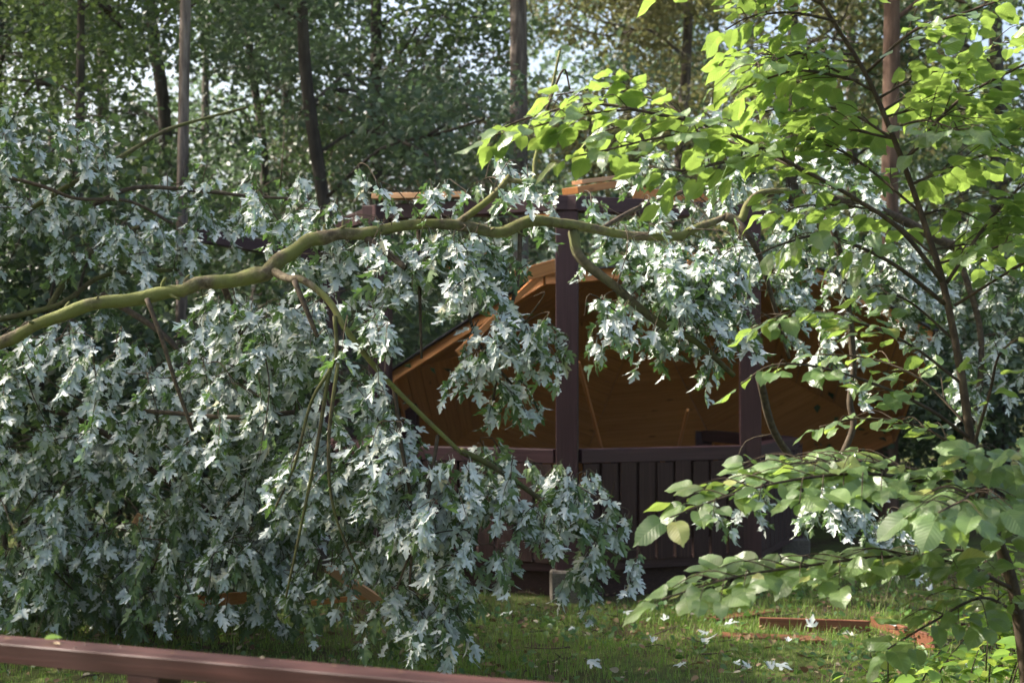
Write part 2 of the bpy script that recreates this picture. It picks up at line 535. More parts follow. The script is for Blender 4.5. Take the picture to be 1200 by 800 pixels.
gv = np.stack([wx, wy, wz], -1).reshape(-1, 3)
gf = (Blade.f[None] + (np.arange(nb) * 5)[:, None, None]).reshape(-1, 3)
tag(link('grass', raw_mesh('grass', M_GRASS, gv, gf)), 'short uneven grass growing between the railing and the pavilion', 'grass', kind='stuff')

# ------------------------------------------------------------------ leaf templates
maple_half = [(0, 0), (.08, -.03), (.20, .02), (.36, .16), (.27, .19), (.20, .25), (.31, .34), (.40, .40), (.50, .66), (.38, .60), (.33, .68), (.27, .55), (.165, .46),
              (.15, .60), (.25, .76), (.15, .78), (.13, .92), (0, 1.12)]
maple_mid = [.24, .50, .78]


def maple_leaf(fold, curve, wave, pet=.45):
    h = maple_half
    return Leaf(h[1:-1], [h[0][1]] + maple_mid + [h[-1][1]], fold, curve, wave, pet, .013)


MAPLE = [maple_leaf(-.25, -.22, .10), maple_leaf(.30, -.30, .12), maple_leaf(-.55, -.10, .06), maple_leaf(.12, .18, .16), maple_leaf(-.1, -.55, .16), maple_leaf(-.85, -.25, .2), maple_leaf(.65, -.5, .2)]
lin_half = [(0, 0), (.10, -.08), (.22, -.09), (.34, -.03), (.41, .07), (.41, .11), (.47, .21), (.46, .25), (.49, .37), (.47, .40), (.47, .52), (.44, .55), (.42, .66), (.38, .69), (.32, .80), (.27, .82), (.16, .92), (.10, .94), (0, 1.10)]


def linden_leaf(fold, curve, wave, pet=.4):
    h = [(x * .86, y) for x, y in lin_half]
    return Leaf(h[1:-1], [0, .16, .32, .48, .64, .80, 1.08], fold, curve, wave, pet, .011)


LINDEN = [linden_leaf(.14, -.16, .05), linden_leaf(-.14, -.22, .07), linden_leaf(.28, -.08, .05), linden_leaf(-.06, -.32, .08), linden_leaf(.08, -.42, .10), linden_leaf(-.22, .06, .08)]


class Simple:
    v = np.array([(0, 0, 0), (.34, .42, .06), (0, 1, -.12), (-.34, .42, .06)])
    f = np.array([(0, 1, 2), (0, 2, 3)])
    uv = v[:, :2]


SIMPLE = Simple()


class Ovate:
    v = np.array([(0, 0, 0), (.24, .12, .04), (.34, .38, .05), (.24, .72, .0), (0, 1.05, -.14), (-.24, .72, .0), (-.34, .38, .05), (-.24, .12, .04), (0, .4, -.03)])
    f = np.array([(8, 0, 1), (8, 1, 2), (8, 2, 3), (8, 3, 4), (8, 4, 5), (8, 5, 6), (8, 6, 7), (8, 7, 0)])
    uv = v[:, :2]


OVATE = Ovate()


def rand_frames(n, up_bias=1.2, droop=.4):
    a = RNG.uniform(0, 2 * math.pi, n)
    tip = np.stack([np.cos(a), np.sin(a), -droop + .5 * RNG.standard_normal(n)], -1)
    up = nrm(RNG.standard_normal((n, 3)) + np.array((0, 0, up_bias)))
    return frames(tip, up)


# ------------------------------------------------------------------ forest behind
def forest_tree(name, label, px, D, diam, height, base, spread, leaves, lsize, mat, bark, lean=0.0, curve=0.0, group='trees standing behind the pavilion', limbs=9, clump=.55, foot=None, view_top=None):
    x0 = (px - 600) / FPX * D
    root = empty(name, (x0, D, float(ground_h(x0, D))))
    tag(root, label, 'tree', group)
    mb = MB()
    zs = np.linspace(-.1, height, 9)
    ph = RNG.uniform(0, 6)
    ctr = np.stack([x0 + lean * zs + curve * np.sin(zs * .8 + ph), D + .06 * np.sin(zs * .6 + ph), zs + root.location.z], -1)
    rad = diam / 2 * np.interp(zs / height, [-.1, 0, .04, .5, 1], [1.5, 1.35, 1.05, .8, .2])
    mb.tube(ctr, rad, 12, 4, wob=.10)
    tips = []
    for i in range(limbs):
        z = base + (height * .97 - base) * ((i + RNG.random()) / limbs) ** 1.1
        k = np.interp(z, zs, np.arange(len(zs)))
        p0 = np.array([np.interp(z, zs, ctr[:, j]) for j in range(3)])
        a = RNG.uniform(0, 2 * math.pi)
        ln = spread * RNG.uniform(.55, 1.0) * (1 - .45 * (z - base) / max(height - base, .1))
        dirv = np.array((math.cos(a), math.sin(a), 0))
        p1 = p0 + dirv * ln * .35 + np.array((0, 0, .22 * ln))
        p2 = p0 + dirv * ln * .7 + np.array((0, 0, .25 * ln)) + RNG.standard_normal(3) * .12
        p3 = p0 + dirv * ln + np.array((0, 0, .15 * ln)) + RNG.standard_normal(3) * .15
        r0 = diam * .16 * (1 - .5 * (z - base) / max(height - base, .1))
        mb.tube([p0, p1, p2, p3], [r0, .012], 6, 3)
        for q in range(3):
            c = p1 + (p3 - p1) * RNG.random() + RNG.standard_normal(3) * np.array((.7, .7, .4)) * ln * .33
            tips.append(c)
            mb.tube([p1 + (p3 - p1) * RNG.random() * .6, (p2 + c) / 2, c], [.02, .006], 4, 2)
        tips.append(p3)
    mb.build('trunk', bark, root)
    leaves = int(leaves * 1.5); lsize *= .8
    tips = np.array(tips)
    per = RNG.integers(0, len(tips), leaves)
    sub = tips[per] + RNG.standard_normal((leaves, 3)) * 0
    # each clump holds a few tighter tufts
    tuft = RNG.standard_normal((len(tips), 7, 3)) * np.array((clump, clump, clump * .55))
    ti = RNG.integers(0, 7, leaves)
    pos = sub + tuft[per, ti] + RNG.standard_normal((leaves, 3)) * np.array((.20, .20, .12)) * clump / .55
    fr = rand_frames(leaves)
    link('crown', cloud_mesh('crown', mat, [(SIMPLE, pos, fr, lsize * RNG.uniform(.7, 1.25, leaves))]), root)
    return root


F = M_FOREST
forest_tree('slender_tree', 'slender straight grey-brown trunk rising above the fallen silver leaves', 213, 11.8, .10, 13, 5.2, 2.0, 5000, .10, F[0], M_TRUNK, lean=.004, limbs=9)
forest_tree('straight_tree', 'straight thick bare trunk behind the pavilion roof beam', 609, 16.0, .225, 15, 7.4, 3.0, 5000, .10, F[0], M_TRUNK, lean=-.002)
forest_tree('dark_tree', 'dark trunk hung with drooping leaves, beside the slender grey trunk', 395, 15.0, .16, 10, 2.6, 2.4, 10000, .11, F[3], M_DARKBARK, lean=-.04, curve=.16, limbs=11)
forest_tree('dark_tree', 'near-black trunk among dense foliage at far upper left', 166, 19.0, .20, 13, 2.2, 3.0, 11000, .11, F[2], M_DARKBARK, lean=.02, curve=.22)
forest_tree('dark_tree', 'dark thin trunk in shade between the slender grey trunk and drooping tree', 275, 21.0, .15, 13, 2.0, 2.6, 10000, .12, F[3], M_DARKBARK, lean=.05, curve=.25)
forest_tree('russet_tree', 'brownish-leaved tree beyond the pavilion, half way to the thick bare trunk', 490, 24.0, .2, 6.8, 3.0, 2.4, 9000, .12, F[5], M_DARKBARK, curve=.1)
forest_tree('broadleaf_tree', 'hazy pale green tree in the gap beside the thick bare trunk', 560, 33.0, .25, 8.0, 2.6, 3.0, 11000, .15, F[3], M_TRUNK)
forest_tree('broadleaf_tree', 'loose olive-yellow tree above the pavilion between thick trunk and linden', 800, 21.0, .2, 11, 3.2, 2.7, 10000, .12, F[1], M_TRUNK, curve=.1)
forest_tree('broadleaf_tree', 'green tree just to the right of the thick bare trunk', 735, 30.0, .26, 12, 3.0, 3.4, 12000, .14, F[0], M_DARKBARK)
forest_tree('reddish_tree', 'reddish-brown trunk seen through the sapling leaves', 1040, 14.5, .19, 13, 5.0, 2.6, 5000, .11, F[0], M_REDBARK, lean=.01)
forest_tree('broadleaf_tree', 'olive tree filling the upper corner behind the sapling', 930, 19.0, .2, 11, 3.0, 2.7, 10000, .12, F[1], M_DARKBARK)
forest_tree('broadleaf_tree', 'shady green tree at the far upper right behind the sapling', 1170, 18.0, .22, 11, 2.5, 2.8, 10000, .12, F[0], M_DARKBARK)
forest_tree('broadleaf_tree', 'fresh green maple lit from behind at upper left', 90, 13.0, .12, 7, 1.8, 1.5, 9000, .085, F[4], M_DARKBARK)
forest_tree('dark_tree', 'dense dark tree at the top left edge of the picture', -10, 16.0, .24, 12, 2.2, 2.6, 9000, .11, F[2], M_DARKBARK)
forest_tree('broadleaf_tree', 'leafy mid green tree behind the drooping tree', 440, 19.0, .2, 12, 3.8, 2.2, 8000, .12, F[0], M_DARKBARK)
forest_tree('broadleaf_tree', 'far pale tree behind the slender grey trunk', 240, 34.0, .28, 13, 2.5, 3.6, 10000, .15, F[3], M_DARKBARK)
forest_tree('broadleaf_tree', 'far green tree behind the near-black trunk', 60, 30.0, .28, 13, 2.5, 3.6, 10000, .15, F[0], M_DARKBARK)
forest_tree('broadleaf_tree', 'unseen small tree added left of the railing to shade the lawn and low sprays', -900, 5.6, .2, 7.0, 3.7, 2.0, 1500, .13, F[0], M_DARKBARK)  # out of view, added to cast dappled shade on lawn and sprays
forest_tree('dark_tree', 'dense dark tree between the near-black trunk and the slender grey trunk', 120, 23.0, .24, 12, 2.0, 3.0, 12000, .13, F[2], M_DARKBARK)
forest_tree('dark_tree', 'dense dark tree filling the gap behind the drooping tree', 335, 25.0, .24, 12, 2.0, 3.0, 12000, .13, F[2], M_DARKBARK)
for lab, x_, y_ in (('unseen dense tall tree added past the left edge for shade, level with the slender grey trunk', -10.5, 15.5), ('unseen dense tall tree added past the left edge for shade, level with the drooping tree', -11.5, 20.0),
                    ):
    forest_tree('dark_tree', lab, 600 + FPX * x_ / y_, y_, .3, 14, 2.5, 3.6, 9000, .22, F[2], M_DARKBARK, limbs=14, clump=.8)  # not in view; added so the background trees fall in shade
forest_tree('broadleaf_tree', 'far olive tree filling the gap behind the reddish-brown trunk', 1000, 25.0, .24, 13, 2.5, 3.2, 11000, .13, F[1], M_DARKBARK)
forest_tree('broadleaf_tree', 'far green tree filling the gap at the right edge', 1130, 27.0, .24, 13, 2.5, 3.4, 11000, .13, F[0], M_DARKBARK)
forest_tree('broadleaf_tree', 'far green tree behind the loose olive-yellow tree', 840, 29.0, .24, 12, 2.5, 3.2, 10000, .13, F[3], M_DARKBARK)
# unseen tree added left of the view to shade the hanging maple leaves
forest_tree('broadleaf_tree', 'unseen small tree added past the left edge of the lawn for shade', -580, 9.6, .2, 7.6, 2.4, 2.0, 8000, .13, F[0], M_DARKBARK)


def shrub(label, px, D, w, h, n, ls, mat, group='undergrowth behind the pavilion'):
    x0 = (px - 600) / FPX * D
    z0 = float(ground_h(x0, D))
    root = empty('undergrowth_shrub', (x0, D, z0))
    tag(root, label, 'shrub', group)
    mb = MB()
    tips = []
    for i in range(14):
        a = RNG.uniform(0, 2 * math.pi); r = w * math.sqrt(RNG.random())
        tp = np.array((x0 + r * math.cos(a), D + .6 * r * math.sin(a), z0 + h * RNG.uniform(.35, 1.0)))
        b = np.array((x0 + .15 * r * math.cos(a), D + .1 * r * math.sin(a), z0 - .05))
        mb.tube([b, (b + tp) / 2 + np.array((0, 0, .15 * h)), tp], [.022, .006], 5, 3)
        tips += [tp, (b + tp) / 2 + RNG.standard_normal(3) * .3, (b * .3 + tp * .7) + RNG.standard_normal(3) * .25]
    mb.build('stem', M_DARKBARK, root)
    tips = np.array(tips)
    per = RNG.integers(0, len(tips), n)
    pos = tips[per] + RNG.standard_normal((n, 3)) * np.array((.34, .34, .22)) * (w / 1.5)
    pos[:, 2] = np.maximum(pos[:, 2], z0 + .08)
    link('foliage', cloud_mesh('foliage', mat, [(SIMPLE, pos, rand_frames(n), ls * RNG.uniform(.7, 1.2, n))]), root)


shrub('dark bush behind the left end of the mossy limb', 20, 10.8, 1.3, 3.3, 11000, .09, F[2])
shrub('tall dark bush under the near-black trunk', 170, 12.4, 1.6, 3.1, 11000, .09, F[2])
shrub('greyish green thicket under the drooping tree', 330, 17.0, 2.0, 3.0, 7000, .10, F[3])
shrub('greyish green thicket beyond the broken beam of the pavilion', 460, 19.0, 2.4, 3.6, 9000, .10, F[3])
shrub('green thicket below the thick bare trunk', 590, 21.0, 2.2, 3.6, 8000, .11, F[0])
shrub('dark thicket behind the pavilion beam', 730, 19.0, 2.2, 3.6, 8000, .10, F[0])
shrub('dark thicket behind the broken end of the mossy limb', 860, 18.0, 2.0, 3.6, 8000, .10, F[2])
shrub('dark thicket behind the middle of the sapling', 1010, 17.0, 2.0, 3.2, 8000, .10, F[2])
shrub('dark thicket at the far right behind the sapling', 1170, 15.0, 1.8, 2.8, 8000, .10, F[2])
# distant wood: one mass
nf = 60000
fx = RNG.uniform(-32, 32, nf); fy = RNG.uniform(42, 62, nf)
cl = np.sin(fx * .55 + 1.3) + np.sin(fx * .23 + fy * .3)
fz = RNG.random(nf) ** .8 * (10.5 + 2.6 * cl - 5.5 * np.exp(-((fx + 2.2) / 3.2) ** 2))
pos = np.stack([fx, fy, fz], -1) + RNG.standard_normal((nf, 3)) * .4
tag(link('woods', cloud_mesh('woods', F[3], [(SIMPLE, pos, rand_frames(nf), .30 * RNG.uniform(.6, 1.3, nf))])), 'distant hazy wood closing the view behind all the trees', 'woods', kind='stuff')

# ------------------------------------------------------------------ pavilion
SIDE = 1.5
P1 = P(665, 700, 10.1); P1[2] = 0
A = R(22.0)
posts = {1: P1}
d12 = np.array((math.cos(A), math.sin(A), 0)); d01 = np.array((math.cos(R(45) - A), -math.sin(R(45) - A), 0))
d23 = np.array((math.cos(A + R(45)), math.sin(A + R(45)), 0)); d70 = np.array((math.cos(R(90) - A), -math.sin(R(90) - A), 0))
posts[2] = P1 + d12 * SIDE; posts[0] = P1 - d01 * SIDE; posts[3] = posts[2] + d23 * SIDE; posts[7] = posts[0] - d70 * SIDE
d34 = np.array((math.cos(A + R(90)), math.sin(A + R(90)), 0)); posts[4] = posts[3] + d34 * SIDE
d67 = np.array((math.cos(R(135) - A), -math.sin(R(135) - A), 0)); posts[6] = posts[7] - d67 * SIDE
pav = empty('wooden_pavilion', tuple(P1))
tag(pav, 'purple-brown octagonal wooden pavilion with boarded parapet and torn-off roof', 'pavilion')
TOPZ = 2.74
heights = {0: TOPZ, 1: TOPZ, 2: TOPZ, 3: 1.02, 7: TOPZ, 4: 1.0, 6: 1.3}
for k, p in posts.items():
    ang = Vector((0, 1, 0))
    b = beam('post', (p[0], p[1], .2), (p[0], p[1], heights[k]), .155, .155, M_STAIN, pav, up=(math.sin(.1), math.cos(.1), 0), jag=.05 if k in (3, 4, 6) else 0)
    link('footing_block', box_mesh('footing_block', .25, .25, .26, M_CONC, .015), pav, Matrix.Translation((p[0], p[1], .08)))


def horiz(a, b, z, inset=.0):
    a, b = np.array(a, float), np.array(b, float)
    u = nrm(b - a)
    a, b = a + u * inset, b - u * inset
    a[2] = b[2] = z
    return a, b


for i, j in ((0, 1), (1, 2), (2, 3), (7, 0), (3, 4), (6, 7)):
    a, b = posts[i], posts[j]
    u = nrm(b - a); nout = np.array((u[1], -u[0], 0))
    p, q = horiz(a, b, 1.005, .08)
    para = beam('parapet', p, q, .13, .10, M_STAIN, pav)
    p, q = horiz(a, b, .225, .08)
    beam('bottom_rail', p + nout * -.01, q + nout * -.01, .07, .08, M_STAIN, para)
    n = 9
    L = SIDE - .17
    if (i, j) in ((0, 1), (1, 2), (2, 3)):
        me = box_mesh('slat', .70, .126, .022, M_SLAT, .003)
        me2 = box_mesh('backing_board', .56, .10, .02, M_SLAT, .003)
        for k in range(n):
            c = a + u * (.085 + L * (k + .5) / n)
            c[2] = .602 + random.uniform(-.006, .006)
            x = Vector((0, 0, 1)); y = Vector(u); z = x.cross(y)
            m = Matrix((x, y, z)).transposed().to_4x4(); m.translation = Vector(c + nout * .052)
            link('slat', me, para, m)
            if k < n - 1:
                c2 = a + u * (.085 + L * (k + 1) / n); c2[2] = .672
                m = Matrix((x, y, z)).transposed().to_4x4(); m.translation = Vector(c2 + nout * .022)
                link('backing_board', me2, para, m)
for (i, j), sag in (((0, 1), 0), ((1, 2), 0), ((7, 0), 0)):
    a, b = posts[i].copy(), posts[j].copy()
    u = nrm(b - a)
    a, b = a - u * .12, b + u * .10
    a[2] = TOPZ + .055; b[2] = TOPZ + .055 - sag
    beam('ring_beam', a, b, .15, .11, M_STAIN, pav, bev=.006)
# beam that snapped off on the far left
beam('snapped_beam', posts[7] + np.array((.1, 0, 2.55)), P(238, 277, 11.6), .12, .11, M_STAIN, pav, jag=.07)
# deck
dk = MB()
ctr = sum(posts[k] for k in (0, 1, 2, 3, 7, 4)) / 6
cxy = P1 + nrm(np.array((-d12[1] - d01[1] * 0, 1, 0))) * 0
# centre of the octagon
mid12 = (posts[1] + posts[2]) / 2
CEN = mid12 + np.array((-d12[1], d12[0], 0)) * SIDE * 1.2071
ring = [CEN + 1.9 * np.array((math.cos(A + k * math.pi / 4 - math.pi / 2 - math.pi / 8), math.sin(A + k * math.pi / 4 - math.pi / 2 - math.pi / 8), 0)) for k in range(8)]
vv = [(p[0], p[1], .19) for p in ring] + [(p[0], p[1], -.05) for p in ring]
dk.add(vv, [tuple(range(8)), tuple(range(15, 7, -1))] + [(k, k + 8, (k + 1) % 8 + 8, (k + 1) % 8) for k in range(8)])
dk.build('deck', M_SLAT, pav, shade=False)

# collapsed roof: an octagonal cone of pine boards, tipped with its underside towards the camera
RR, RH = 2.61, 1.15
rc = np.array((1.39, 13.56, 1.27))
tilt, roll = R(29.4), R(-3.4)
RM = Matrix.Translation(Vector(rc)) @ Matrix.Rotation(roll, 4, 'Y') @ Matrix.Rotation(tilt, 4, 'X').inverted() @ Matrix.Rotation(R(-1.7), 4, 'Z')
roof = empty('collapsed_roof', tuple(rc))
tag(roof, 'collapsed octagonal roof of orange pine boards tipped up inside the pavilion', 'roof')
half_w = RR * math.sin(math.pi / 8); ap = RR * math.cos(math.pi / 8)
slant = math.hypot(ap, RH)
NBOARD = 20
plank_me = []
for k in range(NBOARD):
    t0, t1 = k / NBOARD, (k + 1) / NBOARD - .002
    w0, w1 = half_w * (1 - t0) - .004, half_w * (1 - t1) - .004
    y0, y1 = slant * t0, slant * t1
    w1 = max(w1, .003)
    v = [(-w0, y0, 0), (w0, y0, 0), (w1, y1, 0), (-w1, y1, 0)]
    v = v + [(x, y, .022) for x, y, z in v]
    me = bpy.data.meshes.new('roof_board')
    me.from_pydata(v, [], [(3, 2, 1, 0), (4, 5, 6, 7), (0, 1, 5, 4), (1, 2, 6, 5), (2, 3, 7, 6), (3, 0, 4, 7)])
    me.materials.append(M_PINE)
    plank_me.append(me)
felt = bpy.data.meshes.new('shingle_sheet')
v = [(-half_w - .03, -.05, .026), (half_w + .03, -.05, .026), (.01, slant, .026), (-.01, slant, .026)]
v += [(x, y, .038) for x, y, z in v]
felt.from_pydata(v, [], [(3, 2, 1, 0), (4, 5, 6, 7), (0, 1, 5, 4), (1, 2, 6, 5), (2, 3, 7, 6), (3, 0, 4, 7)])
felt.materials.append(M_FELT)
rim = [Vector((RR * math.cos(a), RR * math.sin(a), 0)) for a in (math.pi / 8 + k * math.pi / 4 for k in range(8))]
apex = Vector((0, 0, RH))
for k in range(8):
    a, b = rim[k], rim[(k + 1) % 8]
    x = (b - a).normalized(); mid = (a + b) / 2
    y = (apex - mid).normalized(); z = x.cross(y)
    m = Matrix((x, y, z)).transposed().to_4x4(); m.translation = mid
    for me in plank_me:
        link('roof_board', me, roof, RM @ m @ Matrix.Translation((0, 0, random.uniform(-.003, .003))))
    link('shingle_sheet', felt, roof, RM @ m)
    L = (b - a).length
    fm = beam_matrix(a * .995, b * .995)
    link('fascia_board', box_mesh('fascia_board', L * .985, .024, .13, M_PINE, .003), roof, RM @ Matrix.Translation((0, 0, -.01)) @ fm)
# two thin struts inside the roof
beam('strut', P(678, 424, 11.6), P(714, 560, 12.6), .025, .03, M_PINE, roof)
beam('strut', P(806, 480, 11.9), P(786, 560, 12.8), .025, .03, M_PINE, roof)

# ------------------------------------------------------------------ broken boards
def board(label, a, b, W, H, mat=M_PINE, up=(0, 0, 1), name='broken_board', jag=.05):
    o = beam(name, a, b, W, H, mat, None, up, bev=.003, jag=jag)
    return tag(o, label, 'board', 'splintered roof boards')


def onground(px, py, lift=.0):
    for it in range(1):
        d = FPX * CAM_H / (py - HORIZON)
        p = P(px, py, d)
    z = float(ground_h(p[0], p[1])) + lift
    p[2] = z
    return p


board('short stack of split boards lying on top of the front corner beam', P(668, 224, 10.25), P(722, 216, 10.6), .16, .05)
board('pale split board topmost on the front corner beam', P(676, 214, 10.3), P(716, 209, 10.5), .12, .03, M_SPLIT)
board('long orange fascia board left along the right-hand ring beam', P(742, 226, 10.5), P(842, 236, 10.75), .03, .085)
board('pale brown board end on the left ring beam', P(440, 231, 10.6), P(545, 229, 10.35), .14, .04, M_SPLIT)
board('square brown board hanging under the right end of the mossy limb', P(806, 309, 10.9), P(834, 311, 11.0), .03, .17)
board('tilted lit board behind the middle of the mossy limb', P(520, 306, 11.0), P(572, 296, 11.2), .03, .16)
board('narrow lit board crossing behind hanging leaves', P(536, 414, 10.6), P(642, 314, 10.9), .03, .05)
board('short lit board near the pavilion corner post under the limb', P(600, 326, 10.7), P(648, 312, 10.9), .03, .10)
board('slanting splinter reaching up to the corner post', P(612, 262, 10.5), P(658, 246, 10.4), .03, .06)
board('orange board stump in the leaves behind the left of the railing', P(232, 704, 8.4), P(282, 700, 8.4), .03, .07)
board('bright split board leaning among the leaves left of the hanging foliage', P(383, 664, 8.2), P(442, 702, 8.1), .03, .055, M_SPLIT)
board('thin orange lath on the ground left of the hanging foliage', P(366, 706, 8.3), P(436, 698, 8.2), .04, .03, M_PINE)
board('pale splinter glimpsed deep in the silver leaves on the left', P(158, 606, 9.0), P(192, 626, 9.0), .03, .07, M_SPLIT)
board('long red-brown board on the grass under the lowest sapling spray', P(890, 733, 8.95), P(1016, 737, 8.8), .03, .11, M_BOARD)
board('flat dull board lying in front of the red-brown board', P(845, 744, 8.6), P(960, 749, 8.45), .14, .02, M_BOARD)
board('angled broken board pointing to the sapling foot', P(1022, 730, 9.0), P(1092, 752, 8.4), .03, .09, M_BOARD)
board('straight red-brown lath at the right under the sapling', P(1085, 730, 9.0), P(1172, 735, 8.8), .05, .03, M_BOARD)
board('dark plank at the left end of the red-brown board', P(832, 726, 9.2), P(905, 716, 9.5), .10, .02, M_BOARD)

# ------------------------------------------------------------------ railing in front
rail = empty('front_railing', tuple(np.array((-1.27, 3.5, 0))))
tag(rail, 'low weathered red-brown wooden railing crossing the bottom left corner', 'railing')
RZ = .956
ra_, rb_ = P(-240, 724, 3.762), P(720, 807, 2.921)
ra_[2] = rb_[2] = RZ - .027
u = nrm(rb_ - ra_); nb_ = np.array((-u[1], u[0], 0))
c0_, c1_ = ra_ - nb_ * .045, rb_ - nb_ * .045
jx = (128 - 600) / FPX * 3.42
cj = c0_ + u * (jx - c0_[0]) / u[0]
beam('handrail', c0_ + (0, 0, .004), c1_ + (0, 0, .004), .092, .046, M_RAIL, rail, bev=.002)
M_IRON, _t, _b, _o = mat_new('rusty_iron')
_b.inputs['Base Color'].default_value = (.06, .035, .025, 1); _b.inputs['Roughness'].default_value = .7
for off, lat in ((-.05, .018), (-.05, -.02), (.05, .02), (.05, -.018)):
    q = cj + u * off + nb_ * lat
    nm = MB(); nm.tube([(q[0], q[1], RZ - .004), (q[0], q[1], RZ + .0015)], [.004, .004], 8, 1)
    nm.build('nail', M_IRON, rail)
for px in (199,):
    pc = ra_ + u * ((px - 600) / FPX * 3.35 - ra_[0]) / u[0] - nb_ * .045
    beam('post', (pc[0], pc[1], -.05), (pc[0], pc[1], RZ - .044), .09, .09, M_RAIL, rail, up=tuple(u), bev=.004)
for s in (-1.75,):
    pc = pc + u * s
    beam('post', (pc[0], pc[1], -.05), (pc[0], pc[1], RZ - .044), .09, .09, M_RAIL, rail, up=tuple(u), bev=.004)
pc = pc + u * 3.5
beam('post', (pc[0], pc[1], -.05), (pc[0], pc[1], RZ - .044), .09, .09, M_RAIL, rail, up=tuple(u), bev=.004)

# ------------------------------------------------------------------ fallen maple
maple = empty('fallen_maple_limb', tuple(P(-420, 700, 7.4) * np.array((1, 1, 0))))
tag(maple, 'mossy fallen maple limb with hanging silver-backed leaves across the pavilion', 'tree limb')
MAPLE_BR = []


def br(pts, r0, r1, mat=M_MOSSBARK, sides=9, wob=.08, name='branch', parent=None, leafy=True):
    """pts as (px, py, depth); radii in photo pixels at that depth"""
    w = [P(*p) for p in pts]
    n = len(pts)
    rad = [(r0 + (r1 - r0) * i / (n - 1)) * pts[i][2] / FPX for i in range(n)]
    mb = MB(); mb.tube(w, rad, sides, 5, wob=wob)
    o = mb.build(name, mat, parent or maple)
    if leafy: MAPLE_BR.append(smooth(w, rad, 6)[0])
    return o


mb = MB()
limb_px = [(-430, 790, 7.3), (-250, 560, 7.2), (-120, 445, 7.1), (0, 398, 7.0), (60, 374, 7.0), (130, 355, 7.05), (200, 340, 7.1), (235, 335, 7.12), (295, 325, 7.15), (322, 308, 7.18), (350, 292, 7.2), (385, 275, 7.25), (430, 271, 7.3), (520, 264, 7.4), (578, 270, 7.5),
           (630, 259, 7.55), (700, 271, 7.7), (780, 276, 7.8), (812, 271, 7.85), (852, 253, 7.9)]
lw = [P(*p) for p in limb_px]
lr = [x * .78 for x in [12, 12, 11.5, 10.3, 9.3, 9.6, 10.6, 10.2, 11.2, 12, 10.8, 9.6, 9.0, 8.4, 7.8, 9.0, 7.0, 6.2, 6.6, 5.2]]
mb.tube(lw, [r * p[2] / FPX for r, p in zip(lr, limb_px)], 16, 12, wob=.07, lump=.11)
lq, lqr = smooth(lw, [r * p[2] / FPX for r, p in zip(lr, limb_px)], 12)
for i in range(26):
    k = int(RNG.integers(40, len(lq) - 4))
    dv = nrm(RNG.standard_normal(3) * np.array((.8, .6, 1)))
    ln = lqr[k] * RNG.uniform(1.3, 2.6)
    mb.tube([lq[k], lq[k] + dv * ln * .6, lq[k] + dv * ln + np.array((.02, 0, 0))], [lqr[k] * .38, lqr[k] * .16], 6, 2)
mb.build('limb', M_MOSSBARK, maple)
MAPLE_BR.append(smooth(lw, lr, 6)[0])
br([(316, 312, 7.18), (326, 321, 7.12), (340, 327, 7.05), (355, 328, 7.0), (385, 352, 6.95), (405, 385, 6.9), (440, 430, 6.95), (480, 472, 7.0), (540, 530, 7.05)], 5.5, 2.6)
br([(850, 254, 7.9), (868, 258, 7.9), (876, 240, 7.9), (892, 226, 7.95), (925, 223, 8.0)], 6, 3)
br([(860, 257, 7.9), (874, 272, 7.85), (890, 300, 7.9), (905, 350, 8.0), (925, 420, 8.1)], 5, 2, M_TWIG)
br([(672, 272, 7.65), (680, 302, 7.55), (720, 335, 7.5), (770, 377, 7.5), (815, 400, 7.5), (860, 440, 7.6)], 7, 3, M_MOSSTWIG)
br([(536, 262, 7.42), (575, 232, 7.4), (598, 206, 7.4)], 4.5, 3.5)
br([(594, 211, 7.4), (624, 212, 7.4), (627, 188, 7.42), (640, 135, 7.5), (656, 60, 7.6)], 3.2, 1.5)
br([(640, 130, 7.5), (660, 82, 7.5), (668, 105, 7.5)], 1.6, 1, M_TWIG)
br([(430, 280, 7.3), (455, 298, 7.25), (475, 314, 7.2)], 5, 3.5, M_TWIG)
br([(172, 350, 7.05), (189, 395, 7.0), (206, 449, 7.0), (226, 505, 7.05)], 3, 2, M_TWIG)
br([(150, 480, 7.6), (205, 484, 7.5), (280, 489, 7.4), (345, 483, 7.4)], 2.5, 3, M_TWIG)
br([(345, 329, 7.0), (360, 365, 6.95), (372, 395, 6.95)], 3.5, 2.5, M_TWIG)
br([(392, 370, 6.9), (393, 420, 6.9), (365, 470, 6.9), (345, 545, 6.95), (320, 600, 7.0)], 2.6, 1.2, M_MOSSTWIG)
br([(393, 420, 6.9), (385, 440, 6.9), (372, 520, 6.9), (352, 620, 6.95), (335, 700, 7.05)], 3, 1.3, M_MOSSTWIG)
br([(396, 425, 6.9), (385, 520, 6.85), (392, 600, 6.9), (425, 680, 7.0)], 2.6, 1.2, M_MOSSTWIG)
br([(462, 455, 7.0), (470, 520, 6.95), (483, 600, 7.0), (480, 690, 7.1)], 3, 1.5, M_TWIG)
br([(513, 510, 7.05), (505, 560, 7.0), (495, 605, 7.0), (465, 690, 7.1)], 2.5, 1.2, M_TWIG)
br([(540, 528, 7.05), (575, 545, 7.2), (620, 575, 7.3), (675, 615, 7.4), (722, 650, 7.5)], 4, 2, M_MOSSTWIG)
br([(490, 270, 7.4), (492, 350, 7.3), (494, 420, 7.25)], 2.5, 1.5, M_TWIG)
br([(610, 268, 7.55), (606, 330, 7.5), (588, 400, 7.4), (578, 470, 7.4)], 3, 1.6, M_TWIG)
br([(540, 330, 7.3), (560, 400, 7.3), (600, 450, 7.3)], 2, 1.4, M_TWIG)
